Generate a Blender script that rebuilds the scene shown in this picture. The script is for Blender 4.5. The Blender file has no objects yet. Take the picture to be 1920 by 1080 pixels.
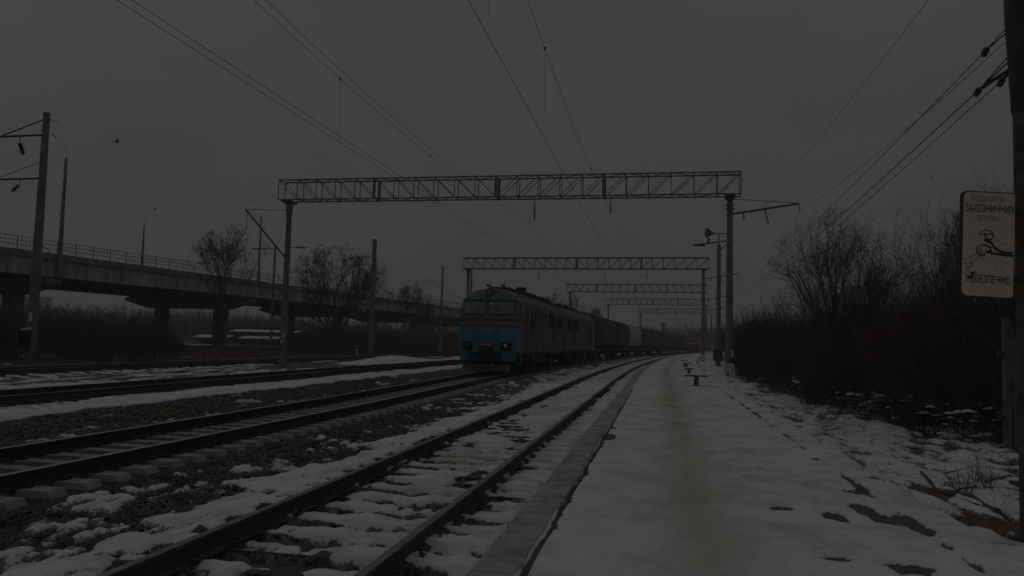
import bpy, math, random
import numpy as np
from mathutils import Vector, Matrix

# ------------------------------------------------------------------ camera, sky, sun, exposure
scene = bpy.context.scene
COL = scene.collection
R = math.radians
F_PX, HORIZON, ROLL, EYE = 1450.0, 641.0, 0.025, 1.58
pitch = math.atan((HORIZON - 540) / F_PX)
fwd = Vector((0, math.cos(pitch), math.sin(pitch)))
up0 = Vector((0, -math.sin(pitch), math.cos(pitch)))
rt0 = Vector((1, 0, 0))
cr, sr = math.cos(ROLL), math.sin(ROLL)
rt = cr * rt0 + sr * up0
up = -sr * rt0 + cr * up0
cam_d = bpy.data.cameras.new('camera')
cam = bpy.data.objects.new('camera', cam_d)
COL.objects.link(cam)
cam_d.sensor_width = 36
cam_d.lens = 36 * F_PX / 1920
cam_d.clip_start = 0.05
cam_d.clip_end = 6000
cam.matrix_world = Matrix(((rt.x, up.x, -fwd.x, 0), (rt.y, up.y, -fwd.y, 0), (rt.z, up.z, -fwd.z, EYE), (0, 0, 0, 1)))
scene.camera = cam

SUN_EL, SUN_AZ = R(34), R(-60)
world = bpy.data.worlds.new('World')
scene.world = world
world.use_nodes = True
nt = world.node_tree
nt.nodes.clear()
wo = nt.nodes.new('ShaderNodeOutputWorld')
bg = nt.nodes.new('ShaderNodeBackground')
bg.inputs['Strength'].default_value = 0.1
sky = nt.nodes.new('ShaderNodeTexSky')
sky.sky_type = 'NISHITA'
sky.sun_disc = False
sky.sun_elevation = SUN_EL
sky.sun_rotation = SUN_AZ
sky.dust_density = 4.0
hs = nt.nodes.new('ShaderNodeHueSaturation')
hs.inputs['Saturation'].default_value = 0.04
nt.links.new(sky.outputs[0], hs.inputs['Color'])
tc = nt.nodes.new('ShaderNodeTexCoord')
sx = nt.nodes.new('ShaderNodeSeparateXYZ')
nt.links.new(tc.outputs['Generated'], sx.inputs[0])
ramp = nt.nodes.new('ShaderNodeValToRGB')          # the overcast layer: brighter towards the zenith
e = ramp.color_ramp.elements
e[0].position = 0.0
e[0].color = (0.461, 0.461, 0.470, 1)
e[1].position = 1.0
e[1].color = (0.95, 0.95, 0.96, 1)
m_ = e.new(0.40)
m_.color = (0.535, 0.534, 0.545, 1)
nt.links.new(sx.outputs['Z'], ramp.inputs[0])
cn = nt.nodes.new('ShaderNodeTexNoise')
cn.inputs['Scale'].default_value = 2.6
cn.inputs['Detail'].default_value = 3
cmap = nt.nodes.new('ShaderNodeMapping')
cmap.inputs['Scale'].default_value = (1, 1, 2.6)
nt.links.new(tc.outputs['Generated'], cmap.inputs['Vector'])
nt.links.new(cmap.outputs[0], cn.inputs['Vector'])
cm = nt.nodes.new('ShaderNodeMapRange')
cm.inputs['To Min'].default_value = 11.8
cm.inputs['To Max'].default_value = 16.8
nt.links.new(cn.outputs['Fac'], cm.inputs['Value'])
mul = nt.nodes.new('ShaderNodeMixRGB')
mul.blend_type = 'MULTIPLY'
mul.inputs[0].default_value = 1.0
nt.links.new(ramp.outputs[0], mul.inputs[1])
nt.links.new(cm.outputs[0], mul.inputs[2])
mx = nt.nodes.new('ShaderNodeMixRGB')
mx.inputs[0].default_value = 0.93
nt.links.new(hs.outputs[0], mx.inputs[1])
nt.links.new(mul.outputs[0], mx.inputs[2])
nt.links.new(mx.outputs[0], bg.inputs[0])
nt.links.new(bg.outputs[0], wo.inputs[0])

sl = bpy.data.lights.new('sun', 'SUN')
sl.energy = 0.5
sl.angle = R(25)
sl.color = (1.0, 0.97, 0.93)
so = bpy.data.objects.new('sun', sl)
COL.objects.link(so)
sd = Vector((math.sin(SUN_AZ) * math.cos(SUN_EL), math.cos(SUN_AZ) * math.cos(SUN_EL), math.sin(SUN_EL)))
so.rotation_euler = sd.to_track_quat('Z', 'Y').to_euler()

scene.view_settings.view_transform = 'Standard'
scene.view_settings.look = 'None'
scene.view_settings.exposure = -3.80
scene.view_settings.gamma = 1.0
scene.cycles.max_bounces = 6
scene.cycles.volume_bounces = 1

# ------------------------------------------------------------------ helpers
rng = np.random.default_rng(7)
random.seed(11)


def heading(s):
    return float(np.interp(s, [-100, 28, 65, 110, 200, 320, 900], [10.8, 10.8, 13.2, 14.6, 20.5, 26, 30]))


S0, DS = -60.0, 0.5
_x, _y = -1.82 - 60 * math.sin(R(10.8)), 5.1 - 60 * math.cos(R(10.8))
_tab = []
for i in range(4200):
    a = R(heading(S0 + i * DS + DS / 2))
    _tab.append((_x, _y, a))
    _x += DS * math.sin(a)
    _y += DS * math.cos(a)
TAB = np.array(_tab)


def P(s, u, z=0.0):
    """distance s along the near track, u to the right of its centre -> world"""
    k = min(max(int((s - S0) / DS), 0), len(TAB) - 1)
    a = TAB[k, 2]
    f = (s - S0) - k * DS
    return Vector((TAB[k, 0] + f * math.sin(a) + u * math.cos(a), TAB[k, 1] + f * math.cos(a) - u * math.sin(a), z))


def A(s):
    k = min(max(int((s - S0) / DS), 0), len(TAB) - 1)
    return -TAB[k, 2]


def Parr(s, u):
    k = np.clip(((s - S0) / DS).astype(int), 0, len(TAB) - 1)
    a = TAB[k, 2]
    f = (s - S0) - k * DS
    return TAB[k, 0] + f * np.sin(a) + u * np.cos(a), TAB[k, 1] + f * np.cos(a) - u * np.sin(a)


def lift_darks(c):  # raises dark base colours to put lifted, faded blacks into them
    return tuple(v * (1 + 1.0 * (1 - v) ** 1.5) for v in c)


def mat(name, col, rough=0.8, var=0.25, scale=6.0, metal=0.0, bump=0.0, col2=None, bscale=None, spec=0.3, streak=False):
    col = lift_darks(col)
    col2 = lift_darks(col2) if col2 else None
    m = bpy.data.materials.new(name)
    m.use_nodes = True
    t = m.node_tree
    b = t.nodes['Principled BSDF']
    b.inputs['Roughness'].default_value = rough
    b.inputs['Metallic'].default_value = metal
    b.inputs['Specular IOR Level'].default_value = spec
    tcd = t.nodes.new('ShaderNodeTexCoord')
    n = t.nodes.new('ShaderNodeTexNoise')
    n.inputs['Scale'].default_value = scale
    n.inputs['Detail'].default_value = 6
    n.inputs['Roughness'].default_value = 0.65
    if streak:                      # rain and rust runs: stretched downwards
        mp = t.nodes.new('ShaderNodeMapping')
        mp.inputs['Scale'].default_value = (1, 1, 0.14)
        t.links.new(tcd.outputs['Object'], mp.inputs['Vector'])
        t.links.new(mp.outputs[0], n.inputs['Vector'])
    else:
        t.links.new(tcd.outputs['Object'], n.inputs['Vector'])
    rp = t.nodes.new('ShaderNodeValToRGB')
    c2 = col2 or tuple(c * (1 - var) for c in col)
    c1 = col if col2 else tuple(min(1, c * (1 + var)) for c in col)
    rp.color_ramp.elements[0].position = 0.35
    rp.color_ramp.elements[1].position = 0.68
    rp.color_ramp.elements[0].color = (*c2, 1)
    rp.color_ramp.elements[1].color = (*c1, 1)
    t.links.new(n.outputs['Fac'], rp.inputs[0])
    t.links.new(rp.outputs[0], b.inputs['Base Color'])
    if bump:
        n2 = t.nodes.new('ShaderNodeTexNoise')
        n2.inputs['Scale'].default_value = bscale or scale * 6
        n2.inputs['Detail'].default_value = 4
        t.links.new(tcd.outputs['Object'], n2.inputs['Vector'])
        bp = t.nodes.new('ShaderNodeBump')
        bp.inputs['Strength'].default_value = bump
        bp.inputs['Distance'].default_value = 0.02
        t.links.new(n2.outputs['Fac'], bp.inputs['Height'])
        t.links.new(bp.outputs[0], b.inputs['Normal'])
    return m


M = dict(
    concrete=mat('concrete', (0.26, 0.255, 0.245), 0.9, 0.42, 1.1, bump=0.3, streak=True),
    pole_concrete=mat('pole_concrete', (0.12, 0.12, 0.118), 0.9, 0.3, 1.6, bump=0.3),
    dark_concrete=mat('dark_concrete', (0.13, 0.128, 0.125), 0.9, 0.3, 1.2, bump=0.2),  # darker concrete; on the bridge its shade is put into the colour
    kerb=mat('kerb_concrete', (0.27, 0.26, 0.25), 0.9, 0.38, 3.5, bump=0.5, bscale=60),
    white_concrete=mat('white_concrete', (0.5, 0.5, 0.48), 0.9, 0.25, 5, bump=0.3),
    steel=mat('painted_steel', (0.085, 0.087, 0.088), 0.6, 0.3, 5),
    dark_steel=mat('dark_steel', (0.035, 0.035, 0.036), 0.6, 0.3, 5),
    rust=mat('rail_rust', (0.05, 0.042, 0.037), 0.75, 0.35, 9, bump=0.3),
    oily_rail=mat('oily_rail', (0.026, 0.025, 0.025), 0.6, 0.3, 9),
    rail_top=mat('rail_top', (0.17, 0.165, 0.16), 0.5, 0.2, 4, metal=0.5),
    rail_top_bright=mat('polished_rail_top', (0.42, 0.42, 0.42), 0.35, 0.15, 4, metal=0.8),
    timber=mat('old_timber', (0.06, 0.052, 0.045), 0.9, 0.35, 8, bump=0.6),
    sleeper_concrete=mat('sleeper_concrete', (0.23, 0.225, 0.22), 0.9, 0.3, 5, bump=0.4),
    oily_sleeper=mat('oily_sleeper', (0.215, 0.212, 0.208), 0.8, 0.4, 3, bump=0.3),
    wood=mat('grey_wood', (0.10, 0.088, 0.078), 0.9, 0.35, 7, bump=0.5),
    bark=mat('bark', (0.062, 0.054, 0.048), 0.95, 0.3, 6),
    twig=mat('twig', (0.055, 0.046, 0.042), 0.95, 0.3, 3),
    twig_brown=mat('brown_twig', (0.075, 0.056, 0.050), 0.95, 0.35, 2),
    dry=mat('dry_grass', (0.19, 0.15, 0.10), 0.95, 0.35, 3),
    glass=mat('dusty_glass', (0.075, 0.095, 0.095), 0.35, 0.25, 2, spec=0.5),
    black=mat('sooty_black', (0.016, 0.016, 0.017), 0.75, 0.35, 3),
    under=mat('bogie_grime', (0.028, 0.027, 0.027), 0.85, 0.4, 4),
    pipe=mat('grimy_pipe', (0.10, 0.10, 0.10), 0.8, 0.3, 4),
    loco_blue=mat('blue_paint', (0.029, 0.135, 0.215), 0.55, 0.3, 2, streak=True),
    loco_teal=mat('teal_paint', (0.035, 0.11, 0.135), 0.6, 0.35, 2, streak=True),
    loco_up=mat('grey_teal_paint', (0.060, 0.092, 0.102), 0.6, 0.3, 2, streak=True),
    loco_side=mat('dusty_grey_green', (0.062, 0.068, 0.075), 0.7, 0.4, 1.6, streak=True),
    loco_roof=mat('grimy_roof', (0.10, 0.10, 0.10), 0.8, 0.4, 1.5),
    red=mat('red_stripe', (0.19, 0.026, 0.045), 0.6, 0.2, 5),
    dark_red=mat('dark_red_stripe', (0.09, 0.018, 0.035), 0.6, 0.25, 5),
    pilot=mat('dull_pilot_red', (0.10, 0.075, 0.075), 0.75, 0.3, 4),
    white=mat('lamp_light_white', (0.8, 0.82, 0.82), 0.4, 0.05, 5),  # plain white standing in for lamp light
    white_paint=mat('white_paint', (0.62, 0.61, 0.58), 0.8, 0.15, 5),
    green_car=mat('green_wagon_paint', (0.029, 0.045, 0.030), 0.65, 0.45, 1.4, streak=True),
    pale_car=mat('pale_wagon_paint', (0.28, 0.31, 0.265), 0.7, 0.45, 1.6, streak=True),
    red_loco=mat('faded_red_paint', (0.26, 0.035, 0.055), 0.6, 0.25, 2),
    redroof=mat('maroon_roof', (0.13, 0.045, 0.05), 0.7, 0.2, 2),
    porcelain=mat('insulator', (0.03, 0.028, 0.027), 0.4, 0.2, 8),
    wire=mat('wire', (0.085, 0.085, 0.085), 0.6, 0.1, 3),
    sign=mat('sign_face', (0.70, 0.585, 0.48), 0.75, 0.1, 9, col2=(0.58, 0.47, 0.37)),
    sign_ink=mat('sign_ink', (0.045, 0.035, 0.03), 0.8, 0.3, 20),
    sign_grey=mat('sign_grey', (0.25, 0.22, 0.20), 0.8, 0.3, 20),
    snow=mat('snow_cap', (0.80, 0.80, 0.81), 0.9, 0.05, 8, bump=0.4),
    block=mat('pale_block_wall', (0.42, 0.40, 0.35), 0.9, 0.1, 0.3),
    shed=mat('shed_wall', (0.11, 0.095, 0.09), 0.9, 0.3, 1),
    far_twig=mat('far_twig', (0.075, 0.07, 0.068), 0.95, 0.25, 0.4),
    bird=mat('bird_feathers', (0.05, 0.05, 0.05), 0.9, 0.2, 20),
)


class MB:
    def __init__(s):
        s.v, s.f, s.m = [], [], []

    def face(s, idx, mi=0):
        s.f.append(tuple(idx))
        s.m.append(mi)

    def box(s, c, d, mi=0, rz=0.0, taper=1.0, rot=None):
        n = len(s.v)
        cz, sz = math.cos(rz), math.sin(rz)
        for z in (-1, 1):
            k = taper if z > 0 else 1.0
            for x, y in ((-1, -1), (1, -1), (1, 1), (-1, 1)):
                p = Vector((x * d[0] / 2 * k, y * d[1] / 2 * k, z * d[2] / 2))
                if rot is not None:
                    p = rot @ p
                elif rz:
                    p = Vector((p.x * cz - p.y * sz, p.x * sz + p.y * cz, p.z))
                s.v.append((p.x + c[0], p.y + c[1], p.z + c[2]))
        for q in ((0, 3, 2, 1), (4, 5, 6, 7), (0, 1, 5, 4), (1, 2, 6, 5), (2, 3, 7, 6), (3, 0, 4, 7)):
            s.face([n + i for i in q], mi)

    def tube(s, pts, r, n=6, mi=0, caps=True):
        pts = [Vector(p) for p in pts]
        if not isinstance(r, (list, tuple)):
            r = [r] * len(pts)
        base = len(s.v)
        ref = None
        for i, p in enumerate(pts):
            t = (pts[min(i + 1, len(pts) - 1)] - pts[max(i - 1, 0)])
            t = t.normalized() if t.length > 1e-9 else Vector((0, 0, 1))
            if ref is None:
                ref = Vector((0, 0, 1)) if abs(t.z) < 0.9 else Vector((1, 0, 0))
            a = t.cross(ref).normalized()
            b = a.cross(t).normalized()
            ref = b
            for k in range(n):
                w = 2 * math.pi * (k + 0.5) / n
                q = p + r[i] * (math.cos(w) * a + math.sin(w) * b)
                s.v.append(tuple(q))
        for i in range(len(pts) - 1):
            for k in range(n):
                k2 = (k + 1) % n
                s.face((base + i * n + k, base + i * n + k2, base + (i + 1) * n + k2, base + (i + 1) * n + k), mi)
        if caps:
            s.face([base + k for k in range(n)][::-1], mi)
            s.face([base + (len(pts) - 1) * n + k for k in range(n)], mi)

    def bar(s, a, b, w, mi=0):
        s.tube([a, b], w * 0.7071, 4, mi)

    def prism(s, poly, y0, y1, mi=0):
        """polygon in (x, z) swept along y"""
        n = len(s.v)
        k = len(poly)
        for y in (y0, y1):
            for x, z in poly:
                s.v.append((x, y, z))
        for i in range(k):
            j = (i + 1) % k
            s.face((n + i, n + j, n + k + j, n + k + i), mi)
        s.face([n + i for i in range(k)][::-1], mi)
        s.face([n + k + i for i in range(k)], mi)

    def disc_x(s, c, prof, n=20, mi=0):
        """lathe about an axis parallel to x: prof = [(x, r), ...]"""
        base = len(s.v)
        for x, r in prof:
            for k in range(n):
                w = 2 * math.pi * k / n
                s.v.append((c[0] + x, c[1] + r * math.cos(w), c[2] + r * math.sin(w)))
        for i in range(len(prof) - 1):
            for k in range(n):
                k2 = (k + 1) % n
                s.face((base + i * n + k, base + i * n + k2, base + (i + 1) * n + k2, base + (i + 1) * n + k), mi)
        s.face([base + k for k in range(n)][::-1], mi)
        s.face([base + (len(prof) - 1) * n + k for k in range(n)], mi)

    def lathe_z(s, c, prof, n=14, mi=0):
        base = len(s.v)
        for z, r in prof:
            for k in range(n):
                w = 2 * math.pi * k / n
                s.v.append((c[0] + r * math.cos(w), c[1] + r * math.sin(w), c[2] + z))
        for i in range(len(prof) - 1):
            for k in range(n):
                k2 = (k + 1) % n
                s.face((base + i * n + k, base + i * n + k2, base + (i + 1) * n + k2, base + (i + 1) * n + k), mi)
        s.face([base + k for k in range(n)][::-1], mi)
        s.face([base + (len(prof) - 1) * n + k for k in range(n)], mi)

    def build(s, name, mats, parent=None, smooth=False):
        me = bpy.data.meshes.new(name)
        me.from_pydata(s.v, [], s.f)
        if not isinstance(mats, (list, tuple)):
            mats = [mats]
        for q in mats:
            me.materials.append(q)
        me.polygons.foreach_set('material_index', s.m)
        if smooth:
            me.polygons.foreach_set('use_smooth', [True] * len(s.f))
            try:
                me.set_sharp_from_angle(angle=R(40))
            except Exception:
                pass
        me.update()
        o = bpy.data.objects.new(name, me)
        COL.objects.link(o)
        if parent is not None:
            o.parent = parent
        return o


def tag(o, label=None, cat=None, group=None, kind=None):
    if label:
        o['label'] = label
    if cat:
        o['category'] = cat
    if group:
        o['group'] = group
    if kind:
        o['kind'] = kind
    return o


def thing(name, label, cat, loc=(0, 0, 0), rz=0.0, group=None):
    o = bpy.data.objects.new(name, None)
    o.empty_display_size = 0.2
    COL.objects.link(o)
    o.location = loc
    o.rotation_euler = (0, 0, rz)
    return tag(o, label, cat, group)


def copy_tree(o, parent=None):
    c = o.copy()
    COL.objects.link(c)
    c.parent = parent
    for ch in [x for x in bpy.data.objects if x.parent == o]:
        copy_tree(ch, c)
    return c


_lat = rng.random((256, 256))


def vnoise(x, y):
    xi, yi = np.floor(x).astype(int), np.floor(y).astype(int)
    fx, fy = x - xi, y - yi
    fx, fy = fx * fx * (3 - 2 * fx), fy * fy * (3 - 2 * fy)
    a, b = _lat[xi % 256, yi % 256], _lat[(xi + 1) % 256, yi % 256]
    c, d = _lat[xi % 256, (yi + 1) % 256], _lat[(xi + 1) % 256, (yi + 1) % 256]
    return (a * (1 - fx) + b * fx) * (1 - fy) + (c * (1 - fx) + d * fx) * fy


def fbm(x, y, o=4):
    t, a, n = 0, 0.5, 0
    for i in range(o):
        t = t + a * vnoise(x + 17.3 * i, y + 5.1 * i)
        n += a
        a *= 0.5
        x, y = x * 2.03, y * 2.03
    return t / n


def sstep(a, b, x):
    t = np.clip((x - a) / (b - a), 0, 1)
    return t * t * (3 - 2 * t)


# ------------------------------------------------------------------ ground: one sheet out to the horizon
T2U, T3U, T4U = -5.02, -13.3, -23.3


def t2(s):
    return float(np.interp(s, [-100, 14, 33, 50, 70, 110, 900], [-5.02, -5.05, -5.50, -5.48, -5.15, -5.05, -5.05]))

SLP = 0.56           # sleeper spacing


def T2S(s):
    return np.interp(s, [-100, 14, 33, 50, 70, 110, 900], [-5.02, -5.05, -5.50, -5.48, -5.15, -5.05, -5.05])


def base_h(u):
    return np.interp(u, [-700, -200, -60, -30, -26, -24.9, -21.7, -20.2, -16, -14.9, -11.9, -10.6, -9, -7.4, -6.4, -3.5, -3.1, -2.4, -1.8, -1.45, 1.42, 1.58, 1.95, 4.85, 5.0, 5.22, 5.4, 6.6, 9, 14, 30, 60, 700],
                     [-1.0, -0.6, -0.2, 0.0, -0.1, -0.25, -0.25, -0.34, -0.36, -0.25, -0.25, -0.33, -0.52, -0.48, -0.27, -0.26, -0.31, -0.37, -0.30, -0.25, -0.25, -0.08, 0.10, 0.10, 0.115, 0.115, -0.08, -0.08, 0.08, 0.25, 0.1, -0.4, -1.0])


HOLES_AND_SHADE = [(2.84, 3.87, .16, .10), (2.60, 4.28, .22, .11), (3.0, 4.62, .30, .11), (2.62, 4.72, .26, .16), (2.3, 4.86, .22, .07), (3.95, 4.75, .18, .10), (1.15, 3.95, .08, .11), (1.08, 4.42, .10, .17),
         (4.7, 5.2, .18, .1), (6.2, 4.8, .2, .06), (3.39, 6.02, .55, .3), (7.7, 2.0, .55, .13), (8.9, 2.0, .3, .06), (5.24, 5.9, .5, .28)]  # bare holes in the snow; the one at the sign pole's foot paints a shadow


def snow_bias(s, u):
    b = np.interp(u, [-700, -60, -30, -26, -25, -22.2, -21.9, -21.5, -20, -18, -15.2, -14.75, -14.6, -12.25, -12.1, -11.2, -10.9, -10.5, -6.5, -6.3, -3.6, -3.3, -2.6, -2.2, -2.0, -1.0, -0.86, -0.72, -0.60, 0.60, 0.72, 0.86, 1.0, 1.55, 2.0, 4.82, 4.86, 4.88, 4.93, 5.25, 5.36, 5.6, 7.0, 8.0, 10, 16, 60, 700],
                  [0.5, 0.42, 0.25, 0.15, 0.1, 0.1, 0.5, 0.5, 0.42, 0.52, 0.66, 0.5, 0.0, 0.0, 0.75, 0.98, 0.85, 0.22, 0.20, 0.05, 0.0, 0.29, 0.31, 0.40, 0.80, 0.62, 0.50, 0.1, 0.58, 0.60, 0.1, 0.52, 0.74, 1.05, 1.05, 0.95, 0.44, 0.44, 0.9, 0.95, 0.35, 0.64, 0.62, 0.50, 0.28, 0.18, 0.4, 0.5])
    # more loose snow at the very front between the two tracks and along it far away
    w = sstep(-3.6, -3.2, u) * sstep(-1.7, -2.1, u)
    b = b + w * 0.22 * sstep(3.2, 0.5, s) + w * 0.22 * sstep(22, 40, s)
    # snow between the near rails closes up farther off
    w = sstep(0.75, 0.6, np.abs(u))
    b = b + w * 0.30 * sstep(9, 18, s)
    # snow heaps between the far tracks
    g = np.exp(-(((s - 54) / 9) ** 2 + ((u + 18.5) / 1.7) ** 2)) + 0.8 * np.exp(-(((s - 75) / 8) ** 2 + ((u + 17.5) / 1.8) ** 2))
    b = b + 0.5 * g - 0.25 * sstep(-15, -16, u) * sstep(-22, -21, u) * sstep(30, 42, s) * (g < 0.3)
    b = np.where((u < -6.6) & (u > -14.5) & (s > 60), b * 0.5 + 0.15, b)
    return b


def ground_fields(s, u):
    wob = 0.16 * (fbm(s * 0.9, u * 0.9 + 40, 3) - 0.5) * 2
    inner = np.abs(u) < 1.0
    du = np.where(inner | (np.abs(u - T2S(s)) < 1.6), 0.0, wob) * np.where((u > 1.5) & (u < 5.3), 0.2, 1.0) * np.where(u < -14.4, 2.5, np.where(u < -9.5, 1.9, 1))
    b = snow_bias(s, u + du + np.where((u < -2.2) & (u > -8), T2U - T2S(s), 0.0))
    st = np.where(u < -9, 0.35, 1.0) * np.where((u > 5.3), 0.7, 1.0)      # drifts stretched along the line
    n = fbm(s * 1.5 * st, u * 2.7, 5)
    n2 = fbm(s * 5.1 * st + 9, u * 8.0 + 3, 4)
    amp = np.where((u > 1.6) & (u < 4.8), 0.2, np.where(u < 1.0, 1.05, 0.9))
    d = b + amp * (0.62 * (n - 0.5) + 0.48 * (n2 - 0.5)) * 1.6
    # sleepers of the near track: snow humps on top, thin in the gaps, most so by the far rail
    on = np.abs(u) < 1.38
    ph = (s / SLP) % 1.0
    ap = np.abs(ph - 0.5 + 0.05 * (n - 0.5))
    hump = sstep(0.33, 0.23, ap)
    nearfar = sstep(30, 9, s)
    side = sstep(0.20, 0.27, ap) * sstep(0.40, 0.33, ap)
    lft = sstep(0.25, -0.6, u) + 0.6 * sstep(0.78, 0.95, u)
    d = np.where(on, d + nearfar * (0.24 * hump - 0.42 * side * (0.45 + 0.8 * lft) - 0.10 * (1 - hump) * (0.3 + lft)), d)
    d = np.where(on & (np.abs(u) < 0.66), d + 0.30 * sstep(14, 26, s), d)
    on3 = (u > -12.4) & (u < -11.6)
    d = np.where(on3, d + 0.30 * (hump - 0.5), d)
    on4 = (u > -22.3) & (u < -21.2)
    ph4 = (s / 1.1) % 1.0
    d = np.where(on4, d + 0.5 * (sstep(0.35, 0.2, np.abs(ph4 - 0.5)) - 0.5) * sstep(50, 36, s), d)
    hole_shade = np.zeros_like(d)
    for hs_, hu, rs, ru in HOLES_AND_SHADE:
        q = np.sqrt(((s - hs_) / rs) ** 2 + ((u - hu) / ru) ** 2)
        hole_shade = np.maximum(hole_shade, sstep(1.45, 0.55, q + 1.1 * (n2 - 0.5)))
    d = d - hole_shade * (0.50 + 0.75 * n2)
    edge = np.exp(-((u - 1.935 + 0.05 * (n2 - 0.5)) / 0.022) ** 2) * sstep(26, 16, s)
    d = d - 1.5 * edge
    d = np.clip(d, -0.5, 1.5)
    m = sstep(0.40, 0.62, d)
    h = base_h(u)
    thick = np.where((u > 1.9) & (u < 4.9), 0.035, np.where(on, 0.03, 0.05))
    h = h + m * thick + 0.03 * np.clip(d - 0.6, 0, 1)
    h = h + np.where(on, nearfar * (0.085 * hump - 0.02) + (1 - nearfar) * 0.062 * sstep(1.42, 1.3, np.abs(u)), 0)
    rough = np.where(u > 5.3, 0.075, np.where((u > 1.6) & (u < 5.3), 0.022, np.where(np.abs(u - T2S(s)) < 1.6, 0.0, 0.045)))
    h = h + rough * (n - 0.5) * 2 + 0.4 * rough * (n2 - 0.5)
    if s.shape[0] > 1:                       # trodden snow: shallow old footprints on the platform
        gf = np.random.default_rng(5)
        for _ in range(150):
            fs, fu = 0.6 + 13 * gf.random() ** 1.5, (2.3 + 2.4 * gf.random())
            r0_ = np.searchsorted(s[:, 0], fs - .3), np.searchsorted(s[:, 0], fs + .3)
            c0_ = np.searchsorted(u[0], fu - .3), np.searchsorted(u[0], fu + .3)
            a_ = gf.normal(0, .25) + (math.pi if gf.random() < .5 else 0)
            ss, uu = s[r0_[0]:r0_[1], c0_[0]:c0_[1]] - fs, u[r0_[0]:r0_[1], c0_[0]:c0_[1]] - fu
            p_, q_ = ss * math.cos(a_) + uu * math.sin(a_), -ss * math.sin(a_) + uu * math.cos(a_)
            dd = np.sqrt((p_ / 0.15) ** 2 + (q_ / 0.058) ** 2)
            h[r0_[0]:r0_[1], c0_[0]:c0_[1]] -= (0.010 + 0.014 * gf.random()) * sstep(1.15, 0.7, dd) - 0.008 * np.exp(-((dd - 1.35) / .25) ** 2)
    far = sstep(5.3, 7.5, u)
    h = h + far * 0.22 * (fbm(s * 0.5 + 3, u * 0.55, 3) - 0.45)
    h = h + 0.55 * np.exp(-(((s - 54) / 7) ** 2 + ((u + 18.5) / 1.4) ** 2)) + 0.5 * np.exp(-(((s - 75) / 7) ** 2 + ((u + 17.5) / 1.6) ** 2))
    path = np.exp(-((u - 3.12 - 0.12 * (fbm(s * 0.35, s * 0 + 3, 2) - 0.5)) / 0.33) ** 2)
    dirt = path * (0.62 + 0.9 * (n - 0.4)) + np.where(np.abs(u) < 0.6, 0.55 * sstep(0.5, 0.7, fbm(s * 0.7, u * 0.8 + 8, 3)), 0)
    soil = np.interp(u, [-700, -26, -24, -14, -10.8, -9.6, -6.8, -6.3, 5.2, 5.6, 60], [1, 1, 0.4, 0.1, 0.5, 0.65, 0.35, 0, 0, 1, 1]) + 0.35 * (n - 0.5)
    oil = np.exp(-((u - T2S(s)) / 1.5) ** 6) + 0.7 * np.exp(-((u - T3U) / 1.2) ** 4) + 0.8 * np.exp(-((u - T4U) / 1.4) ** 4)
    asph = sstep(1.6, 1.7, u) * sstep(5.34, 5.28, u)
    return h, d, np.clip(dirt, 0, 1), np.clip(soil, 0, 1), np.clip(oil, 0, 1), asph


def lines(*segs):
    out = []
    for a, b, st in segs:
        out.append(np.arange(a, b - 1e-6, st))
    return np.concatenate(out)


sl_ = np.concatenate([lines((-20, -2, 1.5), (-2, 1, .15), (1, 9, .045), (9, 18, .09), (18, 40, .25), (40, 130, 1.0)), 130 * 1.08 ** np.arange(0, 34)])
ul_ = np.concatenate([-26 - 3 * 1.25 ** np.arange(24, 0, -1) + 3, lines((-26, -14.8, .2), (-14.8, -10.4, .1), (-10.4, -6.4, .12), (-6.4, -3.4, .09), (-3.4, 2.1, .036), (2.1, 4.7, .06), (4.7, 5.5, .036), (5.5, 9.5, .06), (9.5, 16, .25)), 16 * 1.2 ** np.arange(0, 21)])
SS, UU = np.meshgrid(sl_, ul_, indexing='ij')
gh, gd, gdirt, gsoil, goil, gasph = ground_fields(SS, UU)
gx, gy = Parr(SS, UU)
ns, nu = SS.shape
co = np.stack([gx, gy, gh], -1).reshape(-1, 3)
ii = (np.arange(ns - 1)[:, None] * nu + np.arange(nu - 1)[None, :]).ravel()
quads = np.stack([ii, ii + 1, ii + nu + 1, ii + nu], -1)
me = bpy.data.meshes.new('ground')
me.vertices.add(len(co))
me.vertices.foreach_set('co', co.ravel())
me.loops.add(quads.size)
me.polygons.add(len(quads))
me.polygons.foreach_set('loop_start', np.arange(0, quads.size, 4))
me.loops.foreach_set('vertex_index', quads[:, ::-1].ravel().astype(np.int32))
for nm, ar in (('snow', gd), ('dirt', gdirt), ('soil', gsoil), ('oil', goil), ('asph', gasph)):
    at_ = me.attributes.new(nm, 'FLOAT', 'POINT')
    at_.data.foreach_set('value', ar.ravel().astype(np.float32))
me.polygons.foreach_set('use_smooth', np.ones(len(quads), dtype=bool))
me.update()
me.validate()


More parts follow.
